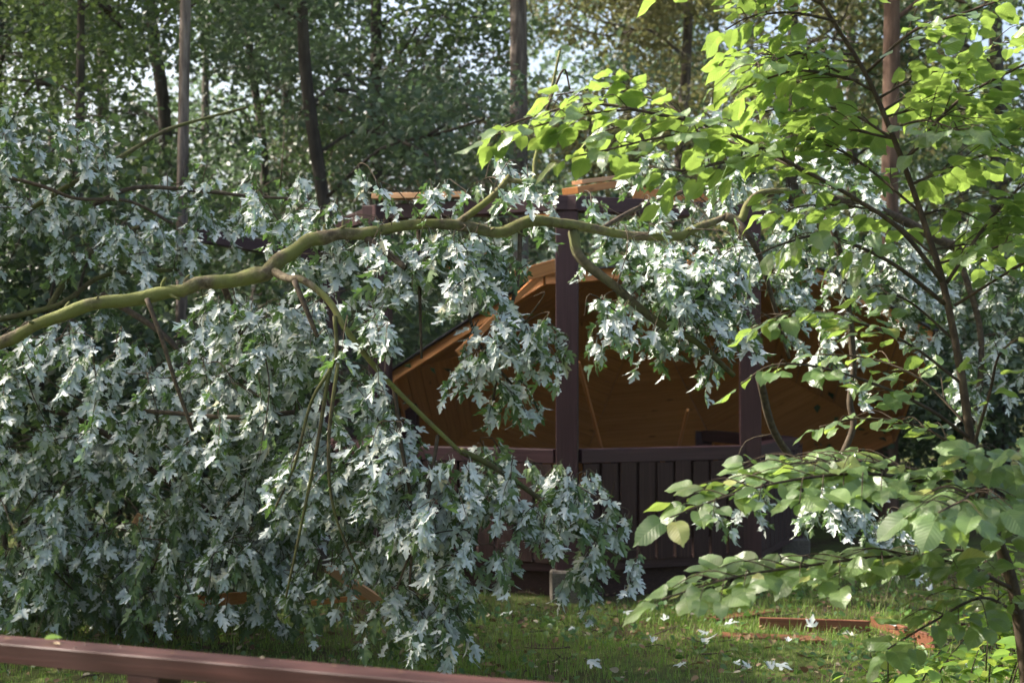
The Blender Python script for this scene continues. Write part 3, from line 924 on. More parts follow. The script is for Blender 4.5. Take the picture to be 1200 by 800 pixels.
# upper left boughs of the same fallen crown
br([(-330, 520, 7.6), (-180, 370, 8.3), (-60, 295, 8.6), (0, 267, 8.6), (78, 219, 8.6), (145, 182, 8.7), (192, 154, 8.8), (236, 140, 8.9), (290, 126, 9.0)], 4.5, 1.5, M_MOSSTWIG)
br([(-260, 330, 8.0), (-150, 235, 8.3), (-60, 200, 8.4), (0, 206, 8.4), (51, 219, 8.4), (91, 233, 8.4), (152, 236, 8.5), (203, 263, 8.6)], 3, 1.8, M_TWIG)
br([(110, 240, 8.6), (159, 220, 8.7), (236, 224, 8.8), (304, 231, 8.9), (365, 233, 9.0)], 3, 1.5, M_TWIG)
br([(-330, 560, 7.5), (-160, 430, 8.2), (-40, 385, 8.6), (57, 361, 8.6), (84, 348, 8.6), (125, 322, 8.7), (209, 316, 8.8)], 4, 2.5, M_MOSSTWIG)
br([(57, 361, 8.6), (90, 310, 8.8), (125, 282, 9.0), (152, 270, 9.0), (189, 258, 9.0)], 4, 2.5, M_MOSSTWIG)
br([(-300, 560, 7.4), (-180, 480, 7.8), (-80, 470, 8.0), (20, 470, 8.0), (110, 500, 8.1), (190, 560, 8.2), (260, 610, 8.2)], 5, 3, M_TWIG)
br([(-330, 620, 7.5), (-180, 560, 8.0), (-80, 560, 8.2), (30, 580, 8.3), (120, 630, 8.3), (200, 680, 8.3)], 5, 3, M_TWIG)
br([(260, 330, 7.3), (285, 400, 7.8), (290, 480, 8.1), (300, 560, 8.2), (310, 640, 8.2)], 4, 2, M_TWIG)
br([(120, 345, 8.6), (200, 400, 8.5), (240, 470, 8.5)], 4, 3, M_TWIG)
# part of the crown lying on the right of the pavilion
br([(890, 226, 8.6), (960, 230, 8.8), (1040, 250, 8.9), (1120, 290, 9.0), (1240, 330, 9.0)], 5, 6, M_TWIG)
br([(960, 230, 8.8), (985, 300, 8.9), (1000, 420, 9.0), (996, 470, 9.0), (1000, 500, 9.0), (984, 540, 9.0)], 4, 4, M_TWIG)
br([(890, 440, 8.0), (905, 500, 8.2), (930, 540, 8.4), (960, 580, 8.6)], 5, 4, M_TWIG)
br([(1120, 290, 9.0), (1150, 400, 9.0), (1130, 520, 9.0), (1060, 600, 9.0)], 4, 3, M_TWIG)
br([(700, 271, 7.7), (745, 245, 8.0), (800, 225, 8.3), (850, 205, 8.4), (890, 190, 8.4)], 3, 2, M_TWIG)
br([(862, 208, 8.4), (878, 198, 8.5), (896, 186, 8.7)], 9, 10, M_REDBARK)   # splintered stub

# leaf masses: cx, cy, rx, ry, depth, depth spread, number of leafy shoots, silver share
MASS = [
    (60, 440, 90, 45, 8.0, .5, 26, .8), (50, 560, 90, 90, 8.1, .5, 46, .72), (170, 500, 120, 90, 8.0, .6, 62, .82), (285, 440, 100, 85, 7.8, .6, 60, .85), (300, 560, 110, 90, 8.0, .6, 66, .8),
    (150, 650, 130, 70, 8.2, .5, 60, .5), (40, 680, 80, 45, 8.2, .4, 30, .4), (290, 660, 90, 60, 8.1, .4, 40, .65), (380, 650, 60, 65, 7.9, .5, 28, .65), (330, 400, 60, 60, 7.5, .4, 22, .85), (30, 620, 60, 60, 8.0, .4, 20, .5),
    (420, 330, 60, 50, 7.3, .3, 17, .8), (428, 400, 40, 60, 7.2, .35, 15, .72), (495, 560, 60, 75, 7.1, .3, 30, .9), (430, 560, 55, 100, 7.2, .35, 34, .85), (495, 670, 45, 80, 7.2, .3, 30, .85), (530, 735, 45, 28, 7.4, .25, 10, .9),
    (585, 590, 45, 50, 7.2, .3, 17, .85), (645, 610, 55, 45, 7.4, .25, 20, .85), (690, 645, 36, 28, 7.5, .2, 8, .85), (610, 660, 30, 20, 7.3, .2, 4, .8), (712, 690, 14, 24, 7.6, .1, 3, .6),
    (595, 325, 60, 40, 7.5, .3, 16, .75), (605, 400, 34, 60, 7.4, .3, 16, .7), (550, 300, 50, 35, 7.4, .25, 12, .85), (585, 470, 36, 45, 7.4, .2, 11, .8), (520, 325, 45, 40, 7.4, .25, 10, .75),
    (715, 310, 50, 45, 7.7, .3, 14, .75), (765, 335, 75, 45, 7.6, .35, 26, .75), (800, 290, 55, 40, 7.9, .3, 17, .85), (715, 385, 26, 26, 7.5, .15, 5, .5), (815, 430, 52, 55, 7.6, .25, 24, .82), (850, 370, 40, 50, 7.8, .3, 14, .75),
    (600, 225, 55, 20, 7.4, .25, 9, .9), (475, 245, 45, 16, 7.5, .3, 11, .92), (350, 268, 45, 22, 7.4, .3, 10, .9), (560, 235, 40, 20, 7.5, .2, 8, .92), (690, 240, 40, 25, 8.0, .3, 9, .85), (760, 220, 55, 35, 8.3, .4, 18, .85), (830, 205, 50, 40, 8.4, .4, 18, .85), (400, 300, 40, 30, 7.4, .25, 9, .9),
    (900, 250, 50, 60, 8.6, .4, 18, .85), (970, 280, 70, 70, 8.9, .4, 28, .85), (1060, 290, 80, 70, 9.0, .4, 28, .85), (1150, 330, 60, 70, 9.0, .3, 20, .8), (1010, 330, 60, 36, 9.2, .3, 16, .85), (1070, 385, 40, 36, 9.2, .3, 9, .8), (905, 380, 30, 50, 8.2, .3, 10, .8), (1150, 450, 55, 80, 9.0, .3, 20, .7), (990, 390, 26, 50, 8.9, .3, 6, .8), (920, 170, 50, 40, 8.8, .3, 12, .85),
    (960, 610, 55, 30, 8.6, .3, 14, .9), (868, 605, 26, 28, 8.3, .2, 6, .85), (1080, 620, 60, 45, 8.9, .3, 14, .6),
    (50, 700, 80, 32, 8.5, .4, 26, .4), (165, 704, 110, 30, 8.6, .4, 40, .4), (300, 702, 90, 26, 8.7, .35, 32, .5), (400, 690, 55, 30, 8.6, .3, 18, .6), (180, 600, 150, 90, 9.1, .3, 40, .4),
    (-70, 480, 60, 80, 8.1, .5, 34, .8), (-75, 630, 60, 80, 8.2, .5, 34, .6), (-60, 240, 50, 80, 8.5, .4, 28, .85), (-180, 560, 70, 110, 8.2, .5, 40, .7),
    (60, 170, 60, 55, 8.4, .4, 24, .85), (40, 270, 60, 50, 8.5, .4, 20, .8), (130, 255, 65, 50, 8.6, .4, 24, .85), (200, 305, 60, 50, 8.7, .4, 18, .8), (280, 155, 18, 16, 8.9, .15, 3, .9), (300, 215, 36, 36, 8.9, .2, 8, .85), (240, 265, 50, 36, 8.8, .3, 12, .85), (120, 340, 70, 36, 8.7, .3, 14, .8), (330, 235, 36, 22, 8.9, .2, 5, .85), (15, 130, 30, 30, 8.4, .3, 6, .85),
]
bsamp = np.concatenate(MAPLE_BR)
anchors = [bsamp]
shoots = []
for cx, cy, rx, ry, d, ds, n, sv in MASS:
    if cx < 460 and cy > 540: cy -= 14
    if cy > 258 and not (cx < 400 and cy > 540): cy, ry, rx = cy - 18, ry * .88, rx * .92
    n = int(n * (.62 if cy < 258 and 340 < cx < 880 else .62 if cx < 340 and cy < 360 else 1.1 if cx < 400 else 1.0))
    subs = []
    for i in range(max(2, n // 5)):
        rr, aa = math.sqrt(RNG.random()), RNG.uniform(0, 2 * math.pi)
        subs.append((cx + rx * rr * math.cos(aa), cy + ry * rr * math.sin(aa), d + ds * RNG.uniform(-1, 1)))
    for i in range(n):
        q = subs[i % len(subs)]
        dd = float(np.clip(q[2] + .13 * RNG.standard_normal(), d - 1.2 * ds, d + 1.2 * ds))
        w = P(q[0] + 19 * RNG.standard_normal(), q[1] + 17 * RNG.standard_normal(), dd)
        if w[2] < .12: w[2] = .12 + .1 * RNG.random()
        deep = (dd - d) / ds                       # -1 at the outside of the mass, 1 deep inside
        lowz = np.clip((w[2] - .15) / .9, 0, 1)
        shoots.append((w, sv * np.interp(deep, [-1, 0, 1], [1.1, 1.06, .85]) * (.6 + .4 * lowz)))  # fewer silver faces deep and low: shadow put into the leaf colour
SP = np.array([s[0] for s in shoots])
dist = np.min(np.linalg.norm(SP[:, None] - bsamp[None], axis=2), axis=1)
order = np.argsort(dist)
tw = MB()
pts_net = list(bsamp)
net = np.array(pts_net)
LP, LT, LU, LS = [], [], [], []
for oi in order:
    w, sv = shoots[oi]
    dvec = net - w
    cost = np.linalg.norm(dvec, axis=1) + .6 * np.maximum(-dvec[:, 2], 0)
    k = int(np.argmin(cost))
    a0 = net[k]
    out = nrm(np.array((RNG.standard_normal() * .8, -.5 + RNG.standard_normal() * .6, 0)))
    ln = RNG.uniform(.10, .24)
    start = w + np.array((0, 0, .06))
    mid = w + out * ln * .45 - np.array((0, 0, .01))
    end = w + out * ln * .8 + np.array((0, 0, -ln * .75))
    gap = np.linalg.norm(start - a0)
    con = (a0 + start) / 2 + np.array((0, 0, .10 * gap)) + RNG.standard_normal(3) * .05 * gap
    path = np.array([a0, con, start, mid, end]) if gap > .05 else np.array([start, mid, end])
    path[:, 2] = np.maximum(path[:, 2], .03)
    tw.tube(path, [min(.006, .0028 + .003 * gap), .0016], 4, 3, caps=False)
    net = np.vstack([net, start, mid])
    nl = RNG.integers(13, 22)
    for j in range(nl):
        f = (j + .3) / nl
        p = start + (mid - start) * f * 2 if f < .5 else mid + (end - mid) * (f - .5) * 2
        h = nrm(out * .7 + np.array((RNG.standard_normal() * .9, RNG.standard_normal() * .7 - .35, 0)))
        dn = RNG.uniform(.7, 3.0)
        tp = nrm(h + np.array((0, 0, -dn)))
        o_ = nrm(h * dn + np.array((0, 0, 1.0)))          # the face turned outwards and up
        top = -o_ if RNG.random() < sv else o_
        top = nrm(top + .6 * RNG.standard_normal(3))
        L_ = .038 + .047 * RNG.random() ** .9
        pp = p + tp * L_ * .45 + RNG.standard_normal(3) * .012
        if pp[2] < .1: pp[2] = .1 + .03 * RNG.random()
        LP.append(pp); LT.append(tp); LU.append(top); LS.append(L_)
for i in range(70):                      # bare snapped twigs standing out of the leaves
    k = int(RNG.integers(0, len(SP)))
    a0 = SP[k]
    dv = nrm(np.array((RNG.standard_normal(), -.6 + .4 * RNG.standard_normal(), RNG.standard_normal() * .8)))
    ln = RNG.uniform(.25, .6)
    b0 = a0 + dv * ln * .5 + RNG.standard_normal(3) * .05
    c0 = a0 + dv * ln + np.array((0, 0, -.25 * ln)) + RNG.standard_normal(3) * .07
    if min(b0[2], c0[2]) < .05: continue
    tw.tube([a0, b0, c0], [.005, .0015], 5, 4, caps=False)
tw.build('twigs', M_TWIG, maple)['kind'] = 'stuff'
LP, LT, LU, LS = map(np.array, (LP, LT, LU, LS))
# keep the bark of the limb in view: few leaves hang right in front of it
def to_px(p):
    v = p - np.array((0, 0, CAM_H))
    dz = v[:, 1] * _c + v[:, 2] * _s
    return np.stack([600 + FPX * v[:, 0] / dz, 400 - FPX * (v[:, 2] * _c - v[:, 1] * _s) / dz], -1)


bare = [smooth(lw, lr, 10)[0]] + [MAPLE_BR[1], MAPLE_BR[3], MAPLE_BR[4], MAPLE_BR[5]]
barew = np.concatenate(bare); barepx = to_px(barew)
lpx = to_px(LP + LT * (LS * .5)[:, None])
dd_ = np.linalg.norm(lpx[:, None] - barepx[None], axis=2)
jn = dd_.argmin(1)
clear_ = np.concatenate([np.linspace(P(383, 664, 8.2), P(442, 702, 8.1), 8), np.linspace(P(366, 706, 8.3), P(436, 698, 8.2), 8), np.linspace(P(236, 704, 8.4), P(280, 700, 8.4), 6), np.linspace(P(460, 432, 12), P(560, 372, 12), 8), [P(175, 614, 9)]])
near_ = np.linalg.norm(lpx[:, None] - to_px(clear_)[None], axis=2).min(1) < 13
front = (dd_.min(1) < 16) & (LP[:, 1] < barew[jn][:, 1] + .05) & (RNG.random(len(LP)) < .9)
front |= near_ & (RNG.random(len(LP)) < .8)
LP, LT, LU, LS = LP[~front], LT[~front], LU[~front], LS[~front]
LR = frames(LT, LU)
LV = RNG.integers(0, len(MAPLE), len(LP))
# the leaves that show largest and clearest: nearest to the camera and at the outside of the mass
score = LP[:, 1] + .35 * RNG.random(len(LP))
inframe = (np.abs(LP[:, 0] / LP[:, 1]) < .36)
score[~inframe] += 10
sel = np.argsort(score)[:300]
mask = np.zeros(len(LP), bool); mask[sel] = True
mm = [lf.mesh('leaf', M_MAPLE) for lf in MAPLE]
for i in sel:
    m = Matrix(LR[i].tolist()).to_4x4() @ Matrix.Diagonal((LS[i],) * 3).to_4x4()
    m.translation = Vector(LP[i])
    link('leaf', mm[LV[i]], maple, m)
rest = ~mask
fol = link('foliage', cloud_mesh('foliage', M_MAPLE, [(MAPLE[k], LP[rest & (LV == k)], LR[rest & (LV == k)], LS[rest & (LV == k)]) for k in range(len(MAPLE))]), maple)
fol['kind'] = 'stuff'

# ------------------------------------------------------------------ linden sapling on the right
sap = empty('linden_sapling', tuple(P(1222, 969, 5.0) * np.array((1, 1, 0))))
tag(sap, 'young linden with broad backlit leaves and a dark leaning stem', 'sapling')
D0 = 5.0
mb = MB()
stem = [(1226, 985, 5.0), (1208, 830, 5.0), (1188, 690, 5.0), (1157, 600, 5.0), (1138, 515, 5.0), (1125, 430, 5.0), (1106, 335, 5.0), (1086, 270, 5.0), (1060, 195, 5.0), (1030, 120, 5.0), (1006, 72, 5.0), (960, 0, 5.0), (925, -60, 5.0), (905, -120, 5.0)]
sr = [11, 9, 7.5, 6.4, 5.4, 4.9, 4.2, 3.7, 3.4, 3, 2.7, 2.4, 2, 1.7]
mb.tube([P(*p) for p in stem], [r * 5.0 / FPX for r in sr], 10, 6, wob=.06)
mb.build('stem', M_SAPBARK, sap)
QP, QT, QU, QS = [], [], [], []
stw = MB()


def linden_leaf_at(p, dirv, size, droop, plane):
    tp = nrm(dirv - plane * droop)
    upv = nrm(plane + .28 * RNG.standard_normal(3))
    QP.append(p + tp * size * .38); QT.append(tp); QU.append(upv); QS.append(size)


def linden_branch(pts, r0, r1, size=.115, step=.085, side=.30, droop=(.3, .9), first=.25, dens=1.0, sub=True):
    low = pts[-1][1] > 500
    plane = nrm(np.array((-.12, -.24, .92)) if low else np.array((-.08, -.05, .95)) if pts[-1][1] > 340 else np.array((-.08, .20, .95)))
    plane = nrm(plane + .12 * RNG.standard_normal(3))
    if low: dens, size = dens * 1.15, size * 1.1
    w = [P(*p) for p in pts]
    rad = [.78 * (r0 + (r1 - r0) * i / (len(pts) - 1)) * 5.0 / FPX for i in range(len(pts))]
    stw.tube(w, rad, 6, 5)
    path, _ = smooth(w, rad, 8)
    seg = np.linalg.norm(np.diff(path, axis=0), axis=1)
    cum = np.concatenate([[0], np.cumsum(seg)])
    tot = cum[-1]
    s = tot * first
    sg = 1
    while s < tot:
        p = np.array([np.interp(s, cum, path[:, j]) for j in range(3)])
        t = np.array([np.interp(min(s + .05, tot), cum, path[:, j]) for j in range(3)]) - np.array([np.interp(max(s - .05, 0), cum, path[:, j]) for j in range(3)])
        t = nrm(t)
        lat = nrm(np.cross(t, plane)) * sg
        sg = -sg
        fr = s / tot
        if sub and fr < .9 and RNG.random() < .62:
            ln = side * RNG.uniform(.6, 1.1) * (1.15 - .6 * fr)
            dv = nrm(t * .75 + lat * .8 + plane * RNG.uniform(-.1, .16))
            q = p + dv * ln + np.array((0, 0, -.10 * ln))
            stw.tube([p, p + dv * ln * .5 + np.array((0, 0, .02)), q], [.0026, .0012], 4, 3, caps=False)
            nl = max(2, int(round(ln / .040 * dens)))
            s2 = 1
            for j in range(nl):
                f = (j + .8) / nl
                pp = p + (q - p) * f
                l2 = nrm(np.cross(dv, plane)) * s2
                s2 = -s2
                dd = dv if j == nl - 1 else nrm(dv * .85 + l2 * .7)
                linden_leaf_at(pp, dd, size * .60 * RNG.uniform(.6, 1.2), RNG.uniform(*droop), plane)
        else:
            linden_leaf_at(p, nrm(t * .5 + lat), size * .62 * RNG.uniform(.7, 1.2), RNG.uniform(*droop), plane)
        s += .70 * step / dens * RNG.uniform(.75, 1.25)
    linden_leaf_at(path[-1], nrm(path[-1] - path[-4]), size * .72, RNG.uniform(*droop), plane)


HI = (.05, .6)
linden_branch([(1105, 331, 5.0), (1056, 270, 4.9), (1002, 233, 4.85), (958, 208, 4.8), (850, 154, 4.75), (760, 132, 4.7), (690, 122, 4.7), (620, 138, 4.7), (590, 150, 4.7)], 4, 1.3, .12, .07, .26, HI, .30)
linden_branch([(958, 208, 4.8), (880, 175, 5.0), (800, 150, 5.1), (720, 150, 5.1), (690, 170, 5.1)], 2.5, 1.2, .115, .07, .24, HI, .1)
linden_branch([(850, 154, 4.75), (780, 160, 4.65), (710, 176, 4.6), (660, 186, 4.6)], 2, 1.1, .12, .06, .2, HI, .1)
linden_branch([(820, 145, 4.75), (770, 118, 4.85), (710, 104, 4.9), (650, 112, 4.9)], 2, 1.1, .12, .06, .2, HI, .1)
linden_branch([(900, 180, 4.8), (850, 190, 4.6), (800, 200, 4.5), (760, 195, 4.5)], 2, 1.1, .12, .06, .2, HI, .1)
linden_branch([(740, 128, 4.7), (680, 135, 4.6), (620, 150, 4.6), (572, 160, 4.6)], 1.8, 1.1, .12, .06, .16, HI, .1)
linden_branch([(1107, 356, 5.0), (1043, 307, 4.9), (969, 277, 4.8), (920, 285, 4.7), (885, 300, 4.7)], 3.6, 1.3, .12, .08, .2, (.6, 1.4), .35)
linden_branch([(1109, 332, 5.0), (1158, 260, 5.0), (1200, 216, 5.0), (1260, 180, 5.0)], 3, 1.4, .12, .07, .26, HI, .2)
linden_branch([(1119, 358, 5.0), (1160, 332, 4.9), (1200, 309, 4.8), (1270, 280, 4.8)], 2.5, 1.3, .11, .08, .22, HI, .3)
linden_branch([(1063, 185, 5.0), (1121, 120, 4.95), (1200, 76, 4.9), (1260, 50, 4.9)], 3, 1.4, .12, .065, .28, HI, .15)
linden_branch([(1016, 85, 5.0), (1070, 37, 4.9), (1137, 13, 4.85), (1200, -10, 4.8)], 2.6, 1.3, .12, .065, .26, HI, .15)
linden_branch([(1006, 95, 5.0), (942, 83, 4.9), (900, 92, 4.85), (860, 110, 4.8)], 2.4, 1.2, .12, .065, .24, HI, .15)
for k in range(18):
    f = RNG.uniform(.0, 1.0)
    i0 = 6 + f * 6.4
    ii = int(i0)
    q0 = np.array(stem[ii]) * (1 - (i0 - ii)) + np.array(stem[ii + 1]) * (i0 - ii)
    sgn = -1 if k % 2 else 1
    e = q0 + np.array((sgn * RNG.uniform(70, 190), RNG.uniform(-50, 25), RNG.uniform(-.5, .5)))
    m_ = (q0 + e) / 2 + np.array((0, -12, 0))
    linden_branch([tuple(q0), tuple(m_), tuple(e)], 2.2, 1.1, .115, .06, .24, HI, .15)
linden_branch([(980, 25, 5.0), (930, 15, 4.9), (880, 20, 4.8), (850, 35, 4.8)], 2.2, 1.2, .12, .065, .2, HI, .2)
linden_branch([(965, 0, 5.0), (900, -25, 5.1), (840, -20, 5.1), (775, -5, 5.1)], 2.2, 1.2, .12, .07, .22, HI, .2)
linden_branch([(1050, 165, 5.0), (990, 130, 5.2), (930, 125, 5.3), (880, 135, 5.3)], 2.4, 1.2, .12, .06, .26, HI, .15)
linden_branch([(1080, 250, 5.0), (1000, 185, 5.2), (940, 165, 5.3), (870, 185, 5.3)], 2.4, 1.2, .12, .06, .26, HI, .2)
linden_branch([(1070, 215, 5.0), (1130, 190, 5.2), (1190, 170, 5.2), (1240, 160, 5.2)], 2.4, 1.2, .12, .06, .26, HI, .15)
linden_branch([(1035, 130, 5.0), (1090, 95, 5.2), (1150, 60, 5.3), (1220, 40, 5.3)], 2.4, 1.2, .12, .065, .26, HI, .15)
linden_branch([(1095, 300, 5.0), (1030, 250, 5.2), (960, 240, 5.2), (900, 250, 5.2)], 2.4, 1.2, .12, .065, .24, HI, .25)
linden_branch([(1128, 450, 5.0), (1060, 400, 4.95), (980, 370, 4.9), (930, 365, 4.9), (880, 385, 4.85)], 2.4, 1.2, .11, .075, .22, (.1, .6), .2)
linden_branch([(1120, 400, 5.0), (1060, 350, 5.1), (1010, 345, 5.1)], 2.2, 1.2, .11, .08, .22, (.2, .7), .3)
linden_branch([(1138, 515, 5.0), (1090, 480, 4.9), (1030, 452, 4.85), (960, 430, 4.8), (905, 428, 4.75), (868, 450, 4.75)], 3, 1.2, .115, .07, .24, (.05, .5), .25)
linden_branch([(1135, 500, 5.0), (1080, 445, 5.1), (1020, 420, 5.2), (960, 415, 5.2)], 2.2, 1.2, .11, .075, .22, (.1, .5), .2)
linden_branch([(1140, 525, 5.0), (1160, 460, 4.9), (1175, 410, 4.8), (1230, 380, 4.7)], 3, 1.2, .115, .075, .22, (.1, .6), .3)
linden_branch([(1143, 540, 5.0), (1080, 500, 5.1), (1010, 490, 5.1), (960, 500, 5.1)], 2.4, 1.2, .11, .075, .22, (.05, .5), .2)
LO = (-.05, .35)
linden_branch([(1157, 600, 5.0), (1100, 570, 4.8), (1020, 555, 4.65), (930, 562, 4.5), (850, 582, 4.4), (785, 606, 4.3)], 3.4, 1.2, .12, .065, .30, LO, .2)
linden_branch([(1150, 580, 5.0), (1080, 552, 4.9), (1000, 540, 4.8), (920, 545, 4.7), (870, 560, 4.7)], 3, 1.2, .12, .065, .28, LO, .2)
linden_branch([(1150, 585, 5.0), (1170, 545, 4.7), (1190, 530, 4.5), (1240, 520, 4.3)], 3, 1.2, .125, .06, .24, (.2, .9), .1)
linden_branch([(1160, 610, 5.0), (1140, 580, 4.6), (1130, 585, 4.3), (1100, 600, 4.1)], 3, 1.2, .125, .06, .22, (.2, .9), .2)
linden_branch([(1188, 690, 5.0), (1120, 660, 4.8), (1040, 652, 4.6), (950, 662, 4.45), (860, 676, 4.3), (775, 702, 4.2)], 3.4, 1.2, .125, .062, .30, LO, .15)
linden_branch([(1185, 680, 5.0), (1130, 645, 5.1), (1060, 654, 5.0), (1000, 668, 4.9), (940, 678, 4.8)], 2.8, 1.2, .12, .075, .26, LO, .2)
linden_branch([(1195, 720, 5.0), (1150, 700, 4.8), (1090, 730, 4.7), (1040, 760, 4.6)], 2.6, 1.2, .12, .085, .22, LO, .2)
linden_branch([(1170, 640, 5.0), (1190, 610, 4.8), (1230, 600, 4.7)], 2.6, 1.2, .125, .07, .24, (.2, .9), .1)
tb = stw.build('twigs', M_SAPBARK, sap); tb['kind'] = 'stuff'
QP, QT, QU, QS = map(np.array, (QP, QT, QU, QS))
QR = frames(QT, QU)
QV = RNG.integers(0, len(LINDEN), len(QP))
score = QP[:, 1] - QS * 6
score[(QP[:, 0] / QP[:, 1] > .365) | ((QP[:, 2] - CAM_H) / QP[:, 1] > .27)] += 10
sel = np.argsort(score)[:300]
mask = np.zeros(len(QP), bool); mask[sel] = True
mm = [lf.mesh('leaf', M_LINDEN) for lf in LINDEN]
for i in sel:
    m = Matrix(QR[i].tolist()).to_4x4() @ Matrix.Diagonal((QS[i],) * 3).to_4x4()
    m.translation = Vector(QP[i])
    link('leaf', mm[QV[i]], sap, m)
rest = ~mask
fol = link('foliage', cloud_mesh('foliage', M_LINDEN, [(LINDEN[k], QP[rest & (QV == k)], QR[rest & (QV == k)], QS[rest & (QV == k)]) for k in range(len(LINDEN))]), sap)
fol['kind'] = 'stuff'
print('maple leaves', len(LP), 'linden leaves', len(QP))

# ------------------------------------------------------------------ seedlings at the lower right
def seedling(label, px, py_top, D, h, n, ls):
    x0 = (px - 600) / FPX * D
    z0 = float(ground_h(x0, D))
    root = empty('seedling', (x0, D, z0))
    tag(root, label, 'seedling', 'seedlings at the foot of the sapling')
    mb = MB(); pos, tips, ups = [], [], []
    for i in range(5):
        a = RNG.uniform(0, 2 * math.pi); r = .42 * RNG.random()
        tp = np.array((x0 + r * math.cos(a), D + r * math.sin(a) * .6, z0 + h * RNG.uniform(.6, 1)))
        b = np.array((x0 + .1 * math.cos(a), D + .08 * math.sin(a), z0 - .03))
        m_ = (b + tp) / 2 + np.array((0, 0, .12 * h))
        mb.tube([b, m_, tp], [.005, .0018], 5, 3)
        for j in range(n // 5):
            f = RNG.uniform(.3, 1.05)
            p = b * (1 - f) ** 2 + 2 * m_ * f * (1 - f) + tp * f * f
            aa = RNG.uniform(0, 2 * math.pi)
            d = np.array((math.cos(aa), math.sin(aa), RNG.uniform(-.4, .15)))
            pos.append(p + d * RNG.uniform(.01, .12)); tips.append(d); ups.append(nrm(np.array((0, 0, 1.)) + .3 * RNG.standard_normal(3)))
    mb.build('stem', M_SAPBARK, root)
    fr = frames(np.array(tips), np.array(ups))
    link('foliage', cloud_mesh('foliage', M_SEEDLING, [(OVATE, np.array(pos), fr, ls * RNG.uniform(.6, 1.2, len(pos)))]), root)


seedling('yellow-green seedling in front of the broken boards', 1050, 0, 6.9, .36, 90, .085)
seedling('leafy seedling at the bottom right corner', 1150, 0, 6.4, .55, 130, .085)
seedling('bushy seedling behind the sapling stem', 1190, 0, 7.6, .75, 130, .085)
seedling('small seedling leaning over the grass at the lower right', 1090, 0, 6.1, .36, 70, .08)

# low broad-leaved ground plants between the grass
ncl = 9500
cx_, cy_ = RNG.uniform(-4, 5, ncl), RNG.uniform(6.4, 10.2, ncl)
keep = RNG.random(ncl) < np.clip(.12 + .9 * (patch(cx_ * 1.3 + 2, cy_ * 1.2) - .35) + .25 * (cx_ > 1.0), 0, 1)
cx_, cy_ = cx_[keep], cy_[keep]
pos = np.stack([cx_, cy_, ground_h(cx_, cy_) + RNG.uniform(.02, .07, len(cx_))], -1)
tag(link('ground_cover', cloud_mesh('ground_cover', M_CLOVER, [(OVATE, pos, rand_frames(len(pos), 2.2, .1), RNG.uniform(.025, .055, len(pos)))])), 'low broad-leaved weeds growing through the lawn', 'weeds', kind='stuff')

nlt = 4200
lx, ly = RNG.uniform(-4, 5, nlt), RNG.uniform(6.4, 11.5, nlt)
pos = np.stack([lx, ly, ground_h(lx, ly) + RNG.uniform(.008, .04, nlt)], -1)
M_LITTER = leaf_material('withered_leaf_surface', [(0, (.07, .04, .02)), (.5, (.16, .10, .05)), (.8, (.26, .18, .09)), (1, (.36, .33, .24))], None, .15, (.2, .12, .05), rough=.7)
tag(link('leaf_litter', cloud_mesh('leaf_litter', M_LITTER, [(OVATE, pos, rand_frames(nlt, 2.5, .05), RNG.uniform(.015, .05, nlt))])), 'withered brown leaf scraps scattered through the lawn', 'litter', kind='stuff')

tl = MB()
for i in range(150):
    x_, y_ = RNG.uniform(-3.5, 3.8), RNG.uniform(6.8, 11)
    a_ = RNG.uniform(0, 6.3); ln = RNG.uniform(.06, .32)
    z_ = float(ground_h(x_, y_)) + .02
    e_ = np.array((math.cos(a_), math.sin(a_), 0)) * ln
    p_ = np.array((x_, y_, z_))
    tl.tube([p_, p_ + e_ * .5 + RNG.standard_normal(3) * .02, p_ + e_ + (0, 0, RNG.uniform(0, .04))], [.005, .002], 4, 2)
tag(tl.build('twig_litter', M_TWIG), 'small snapped twigs strewn over the lawn', 'twigs', kind='stuff')

# leaves lying on the lawn
fm_ = [lf.mesh('fallen_leaf', M_MAPLE) for lf in MAPLE]
spots = [(20, 782), (55, 790), (95, 786), (70, 778), (120, 792), (148, 776), (8, 796), (585, 738), (612, 715), (628, 712), (600, 722), (560, 728), (765, 768), (822, 760), (924, 764), (830, 752), (850, 746), (910, 785), (880, 793), (905, 798), (345, 752), (420, 765),
         (570, 776), (700, 700), (672, 742), (950, 742), (1000, 756), (1092, 700), (1050, 742), (730, 724), (655, 712), (690, 790), (490, 776), (240, 735), (200, 742), (270, 728), (860, 785), (1140, 790), (800, 790), (780, 735), (35, 770), (130, 782)]
def zone(px, py):
    if px < 160 and py > 765: return 'pale maple leaf on the grass seen under the front railing'
    if px < 450: return 'pale maple leaf on the lawn just behind the front railing'
    if py < 730: return 'pale maple leaf on the ground close to the pavilion footings'
    if px < 760: return 'pale maple leaf on the grass below the hanging foliage'
    if px < 930: return 'pale maple leaf on the lawn in front of the broken boards'
    return 'pale maple leaf on the ground below the lowest sapling spray'


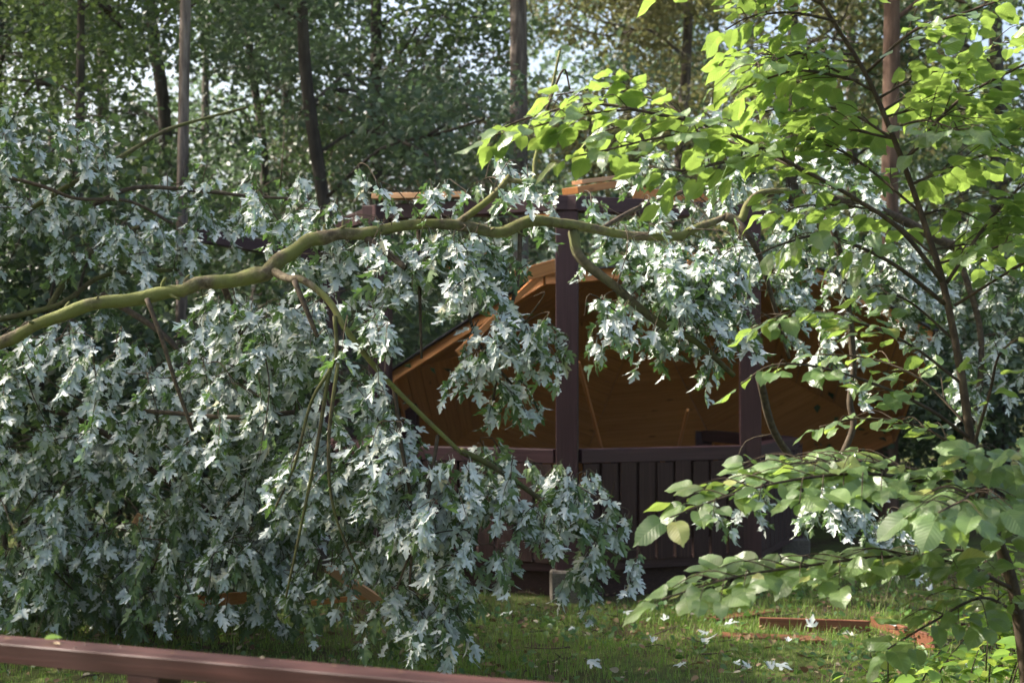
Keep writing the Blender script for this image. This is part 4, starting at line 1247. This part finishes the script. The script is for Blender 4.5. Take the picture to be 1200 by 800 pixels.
for i, (px, py) in enumerate(spots):
    p = onground(px, py, .045 + .03 * random.random())
    a = random.uniform(0, 6.28)
    tp = np.array((math.cos(a), math.sin(a), random.uniform(-.2, .2)))
    upv = nrm(np.array((random.gauss(0, .25), random.gauss(0, .25) + .2, -1.0)))
    fr = frames(tp[None], upv[None])[0]
    s = random.uniform(.045, .085)
    m = Matrix(fr.tolist()).to_4x4() @ Matrix.Diagonal((s,) * 3).to_4x4()
    m.translation = Vector(p)
    tag(link('fallen_leaf', fm_[i % len(fm_)], None, m), zone(px, py), 'leaf', 'loose maple leaves, ' + zone(px, py))
for i, px in enumerate((20, 75, 210, 300, 390, 470)):
    x_ = (px - 600) / FPX * (3.5 - .0011 * px)
    q = c0_ + u * (x_ - c0_[0]) / u[0] + nb_ * random.uniform(-.03, .03)
    m = Matrix(frames(np.array([(random.uniform(-1, 1), random.uniform(-1, 1), .05)]), np.array([(.1, -.1, 1.)]))[0].tolist()).to_4x4() @ Matrix.Diagonal((random.uniform(.012, .022),) * 3).to_4x4(); m.translation = Vector((q[0], q[1], RZ + .006))
    tag(link('leaf_scrap', cloud_mesh('leaf_scrap', M_LITTER, [(OVATE, np.zeros((1, 3)), np.eye(3)[None], np.ones(1))]), None, m), 'withered leaf scrap on the top face of the front railing', 'leaf', 'leaf scraps on the railing')
# a leaf on the railing
p = P(52, 749, 3.4); p[2] = RZ + .012
m = Matrix(frames(np.array([(1, .2, .1)]), np.array([(0, -.3, 1.)]))[0].tolist()).to_4x4() @ Matrix.Diagonal((.04,) * 3).to_4x4(); m.translation = Vector(p)
yl = OVATE
tag(link('fallen_leaf', cloud_mesh('fallen_leaf', M_SEEDLING, [(OVATE, np.zeros((1, 3)), np.eye(3)[None], np.ones(1))]), None, m), 'tiny yellow leaf on top of the front railing', 'leaf')


# ------------------------------------------------------------------ haze volume added to soften the far trees like lens veil
hz = MB()
c = [(x, y, z) for z in (-1.2, 17.5) for x, y in ((-60, -12), (60, -12), (60, 90), (-60, 90))]
hz.add(c, [(3, 2, 1, 0), (4, 5, 6, 7), (0, 1, 5, 4), (1, 2, 6, 5), (2, 3, 7, 6), (3, 0, 4, 7)])
mh = bpy.data.materials.new('veil_haze'); mh.use_nodes = True
mh.node_tree.nodes.remove(mh.node_tree.nodes['Principled BSDF'])
pv = mh.node_tree.nodes.new('ShaderNodeVolumePrincipled')
pv.inputs['Color'].default_value = (.88, .92, .95, 1)
pv.inputs['Density'].default_value = .00022
mh.node_tree.links.new(pv.outputs[0], mh.node_tree.nodes['Material Output'].inputs['Volume'])
tag(hz.build('haze', mh, None, shade=False), 'thin haze added to veil the background', 'haze', kind='stuff')
